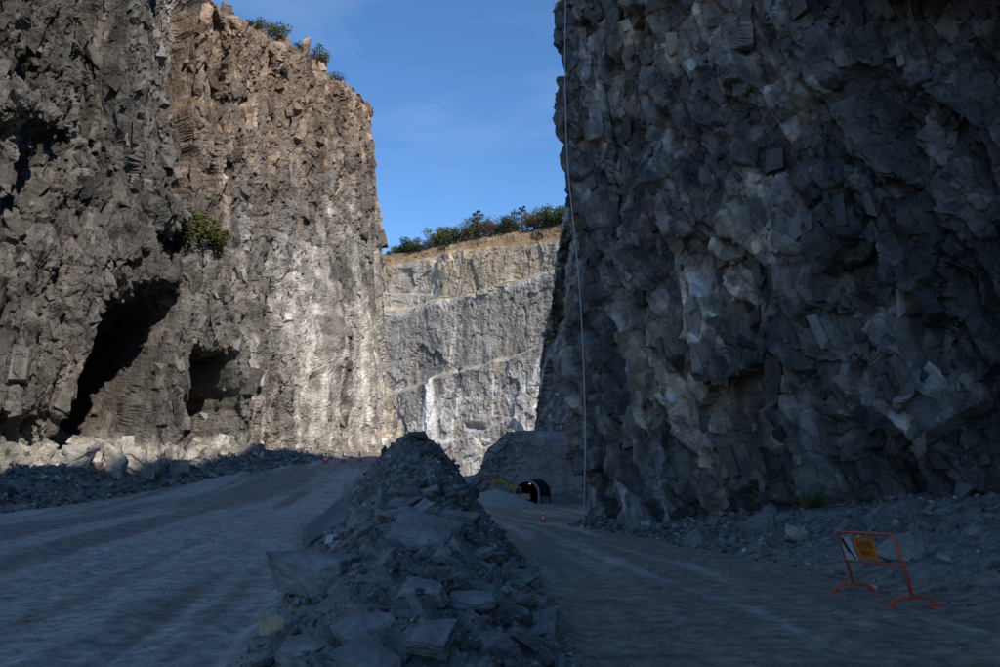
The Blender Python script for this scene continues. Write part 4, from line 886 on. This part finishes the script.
wp = panel('striped_plate', [(0.76, 0.48), (0.985, 0.47), (0.985, 0.92), (0.80, 0.92)], M_signwhite, 0.006, 0.008, bar); wp['label'] = 'white plate with black diagonal stripes'
panel('stripe', [(0.77, 0.50), (0.80, 0.50), (0.97, 0.90), (0.93, 0.90)], M_ink, 0.011, 0.003, wp); panel('stripe', [(0.86, 0.62), (0.885, 0.62), (0.975, 0.84), (0.965, 0.88)], M_ink, 0.011, 0.003, wp)

# ------------------------------------------------------------------ pale hose down the cliff corner
hp = [at_depth(566, -12, 47.6), at_depth(565, 60, 47.4), at_depth(567, 150, 47.2), at_depth(571.5, 205, 47.1), at_depth(576, 250, 47.0), at_depth(581, 310, 47), at_depth(584.5, 390, 46.9), at_depth(585.2, 450, 46.9), at_depth(583.5, 521, 46.9)]
pts = []
for i in range(len(hp) - 1):
    a, b, c, d = hp[max(i - 1, 0)], hp[i], hp[i + 1], hp[min(i + 2, len(hp) - 1)]
    for k in range(6):
        t = k / 6; pts.append(0.5 * ((2 * b) + (c - a) * t + (2 * a - 5 * b + 4 * c - d) * t * t + (3 * b - a - 3 * c + d) * t ** 3))
pts.append(hp[-1]); m = MB(); m.tube(pts, 0.034, 8)
link('hanging_hose', m.mesh('hanging_hose', M_hose, True), label='long pale hose hanging down the corner of the shaded cliff', category='hose')

# ------------------------------------------------------------------ trees and shrubs
def leaf_cloud(clumps, per, size, r):
    P = []
    for (c, rad, sq) in clumps:
        d = r.normal(size=(per, 3)); d /= np.linalg.norm(d, axis=1)[:, None]; d *= (r.random(per) ** 0.45)[:, None] * rad; d[:, 2] *= sq; P.append(np.array(c)[None] + d)
    P = np.concatenate(P); n = len(P); a = r.normal(size=(n, 3)); a /= np.linalg.norm(a, axis=1)[:, None]; b = np.cross(a, r.normal(size=(n, 3))); b /= np.linalg.norm(b, axis=1)[:, None]
    s = size * r.uniform(0.6, 1.4, (n, 1)); V = np.stack([P - a * s, P + b * s * 0.6, P + a * s, P - b * s * 0.6], 1).reshape(-1, 3)
    return V, np.arange(n * 4).reshape(-1, 4)
def plant_meshes(kind, seed):
    r = np.random.default_rng(seed); m = MB(); H = 1.0; cl = []
    if kind == 'pine':
        m.tube([(0, 0, -0.05), (0.01, 0, 0.5), (0, 0.01, 0.95)], [0.035, 0.022, 0.006], 7)
        for k in range(16):
            z = 0.25 + 0.7 * k / 16; rad = 0.33 * (1 - k / 18) + 0.04; a = k * 2.4; e = Vector((math.cos(a) * rad * 0.7, math.sin(a) * rad * 0.7, z + 0.05)); m.tube([(0, 0, z), e], [0.008, 0.003], 5)
            cl.append((e, rad * 0.55, 0.6))
        mat, per, sz = M_leaf_dark, 60, 0.022
    else:
        nl = 7
        m.tube([(0, 0, -0.05), (0.01, 0.01, 0.25)], [0.04, 0.028], 7)
        for k in range(nl):
            a = k * 2.4 + r.uniform(-.3, .3); q = r.uniform(0.18, 0.42); e = Vector((math.cos(a) * q, math.sin(a) * q, r.uniform(0.28, 0.85)))
            m.tube([(0.01, 0.01, 0.15 + 0.02 * k), e * 0.55 + Vector((0, 0, 0.12)), e], [0.022, 0.013, 0.004], 5); cl.append((e, r.uniform(0.18, 0.30), 0.8)); cl.append((e * 0.6 + Vector((0, 0, 0.05)), 0.24, 0.9))
        mat = {'olive': M_leaf_olive, 'brown': M_leaf_brown, 'dark': M_leaf_dark}[kind]; per, sz = (110, 0.034) if kind != 'brown' else (90, 0.026)
    V, F = leaf_cloud(cl, per, sz, r)
    return m.mesh('trunk', M_bark, True), mesh_np('crown', V, F, mat)
KM = {(k, i): plant_meshes(k, 100 + 10 * i + len(k)) for k in ('pine', 'olive', 'brown', 'dark') for i in range(2)}
def plant(name, kind, p, h, w_, label, cat, group=None):
    t = thing(name, label, cat, p, rng.uniform(0, 6.28), group); t.scale = (h * w_, h * w_, h); a, b = KM[(kind, int(rng.integers(0, 2)))]
    link('trunk', a, t); link('crown', b, t); return t
def rim_at(C, u, back=1.0, centre=(0, 420)):
    uu, vv = proj(C['X'][-1], C['Y'][-1], C['Z'][-1]); near = (np.abs(uu - u) < 4) & (C['Y'][-1] > 20); i = int(np.argmin(np.where(near, vv, 1e9))) if near.any() else int(np.argmin(np.abs(uu - u))); p = Vector((C['X'][-1, i], C['Y'][-1, i], C['Z'][-1, i]))
    d = Vector((centre[0] - p.x, centre[1] - p.y, 0)).normalized(); return p + d * back
GR = {'pine': ('pine_tree', 'small dark conifer on the rim of the far quarry wall', 'tree', 'conifers on the far rim'), 'olive': ('rim_bush', 'rounded olive green bush on the rim of the far quarry wall', 'bush', 'olive bushes on the far rim'),
      'brown': ('rim_bush', 'leafless brownish bush on the rim of the far quarry wall', 'bush', 'brown bushes on the far rim'), 'dark': ('rim_tree', 'round dark green tree on the rim of the far quarry wall', 'tree', 'dark round trees on the far rim')}
for u, hpx, kind, w_ in [(392, 9, 'olive', 1.4), (400, 13, 'dark', 1.2), (409, 17, 'dark', 1.2), (417, 10, 'olive', 1.2), (425, 11, 'brown', 1.1), (432, 18, 'olive', .95), (440, 15, 'olive', .9), (446, 13, 'brown', 1.0), (451, 19, 'dark', .9), (458, 15, 'brown', 1.0), (464, 16, 'brown', .9), (470, 18, 'olive', .8), (474, 20, 'pine', 1.0),
    (480, 15, 'brown', 1.1), (486, 16, 'brown', 1.0), (493, 14, 'brown', 1.1), (499, 14, 'olive', 1.0), (507, 19, 'dark', .9), (514, 13, 'brown', 1.0), (520, 20, 'pine', .9), (525, 18, 'brown', .8), (531, 15, 'brown', 1.0), (537, 17, 'brown', .9), (543, 19, 'pine', .9), (549, 15, 'olive', 1.0), (557, 22, 'dark', 1.1), (564, 16, 'olive', 1.0), (570, 20, 'pine', .9), (576, 18, 'dark', 1.0)]:
    p = rim_at(CF, u, rng.uniform(0.3, 3.0)); p.z -= 0.2
    plant(GR[kind][0], kind, p, hpx / FPX * p.y * rng.uniform(1.15, 1.6), w_ * 1.2, GR[kind][1], GR[kind][2], GR[kind][3])
for u, hpx, kind, w_, nm, lab, cat in [(262, 16, 'dark', 1.3, 'bush', 'dark bush at the highest visible point of the left cliff rim', 'bush'), (284, 24, 'olive', 1.0, 'small_tree', 'small sparse tree standing alone on the left cliff rim', 'tree'),
    (306, 12, 'olive', 1.6, 'bush', 'low green bush beside the small tree on the left cliff rim', 'bush'), (316, 15, 'brown', 1.3, 'bush', 'reddish brown bush in the middle of the left cliff rim', 'bush'), (327, 22, 'olive', 0.9, 'bush', 'tallest yellow green bush on the left cliff rim', 'bush'), (345, 12, 'brown', 1.5, 'bush', 'low brown bush near the end of the left cliff rim', 'bush'), (355, 8, 'olive', 1.6, 'bush', 'last low green bush on the left cliff rim', 'bush')]:
    p = rim_at(CL, u, 0.5, (-95, 95)); p.z -= 0.3; plant(nm, kind, p, hpx / FPX * p.y * 1.15, w_ * 1.1, lab, cat)
sv, sf, off = [], [], 0
cl_ = []
for k in range(230):
    p = rim_at(CF, 384 + 196 * rng.random(), 0.2 + 6 * rng.random() ** 2); r_ = rng.uniform(0.5, 1.5); cl_.append(((p.x, p.y, p.z + r_ * 0.3), r_, 0.7))
V_, F_ = leaf_cloud(cl_, 70, 0.22, rng)
link('rim_scrub', mesh_np('rim_scrub', V_, F_, M_leaf_scrub), kind='stuff', label='low brown and green scrub along the rim of the far quarry wall')
# ledge plants on the left cliff, fern and weeds on the right
def face_at(C, u, v):
    uu, vv = proj(C['X'], C['Y'], C['Z']); d = (uu - u) ** 2 + (vv - v) ** 2; d = np.where(C['Y'] > 3, d, 1e12)
    idx = np.argsort(d.ravel())[:12]; ys = C['Y'].ravel()[idx]; j = idx[int(np.argmin(ys))]; return Vector((C['X'].ravel()[j], C['Y'].ravel()[j], C['Z'].ravel()[j]))
for u, v, hpx, w_, lab in [(176, 242, 34, 1.2, 'dry green shrub on the left end of the cliff ledge'), (194, 246, 40, 1.2, 'tallest dry shrub in the middle of the cliff ledge'), (212, 250, 30, 1.2, 'dry yellow green shrub on the right end of the cliff ledge')]:
    p = face_at(CL, u, v); p = p + Vector((0.5, -0.3, -0.3)); plant('ledge_shrub', 'olive', p, hpx / FPX * p.y, w_, lab, 'shrub')
def fern(name, p, h, n, label, seed, mat=M_leaf_fern):
    r = np.random.default_rng(seed); V = []; F = []
    for k in range(n):
        a = r.uniform(0, 2 * math.pi); q = r.uniform(0.35, 0.9) * h; hh = h * r.uniform(0.5, 1.0); d = Vector((math.cos(a), math.sin(a), 0)); sd_ = Vector((-d.y, d.x, 0))
        for j in range(9):
            t = (j + 1) / 9; c = d * q * t + Vector((0, 0, hh * (1.5 * t - 0.75 * t * t))); ln = 0.2 * h * math.sin(math.pi * min(1, 0.15 + t * 0.85)) + 0.01
            for sg_ in (-1, 1):
                i = len(V); w2 = 0.028 * h; e = c + sd_ * sg_ * ln + d * ln * 0.4 - Vector((0, 0, ln * 0.25)); V += [c - d * w2, c + d * w2, e + d * w2 * .3, e - d * w2 * .3]; F.append((i, i + 1, i + 2, i + 3))
    return link(name, mesh_np(name, np.array([v[:] for v in V]), np.array(F), mat), loc=p, label=label, category='plant')
p = face_at(CR, 822, 508); fern('fern', p + Vector((-0.6, -0.4, 0.0)), 1.05, 34, 'yellow green fern growing at the foot of the shaded cliff', 1)
p = face_at(CR, 872, 503); fern('weed', p + Vector((-0.3, -0.1, -0.1)), 0.42, 18, 'small dark weed at the foot of the shaded cliff right of the fern', 2, M_leaf_dark)
p = face_at(CR, 795, 518); fern('weed', p + Vector((-0.3, -0.1, -0.05)), 0.3, 12, 'low green weed at the cliff foot left of the fern', 4, M_leaf_olive)
p = face_at(CR, 563, 50); fern('hanging_weed', p + Vector((-0.2, -0.2, 0)), 0.7, 12, 'tiny tuft growing from the top corner of the shaded cliff', 3, M_leaf_dark)
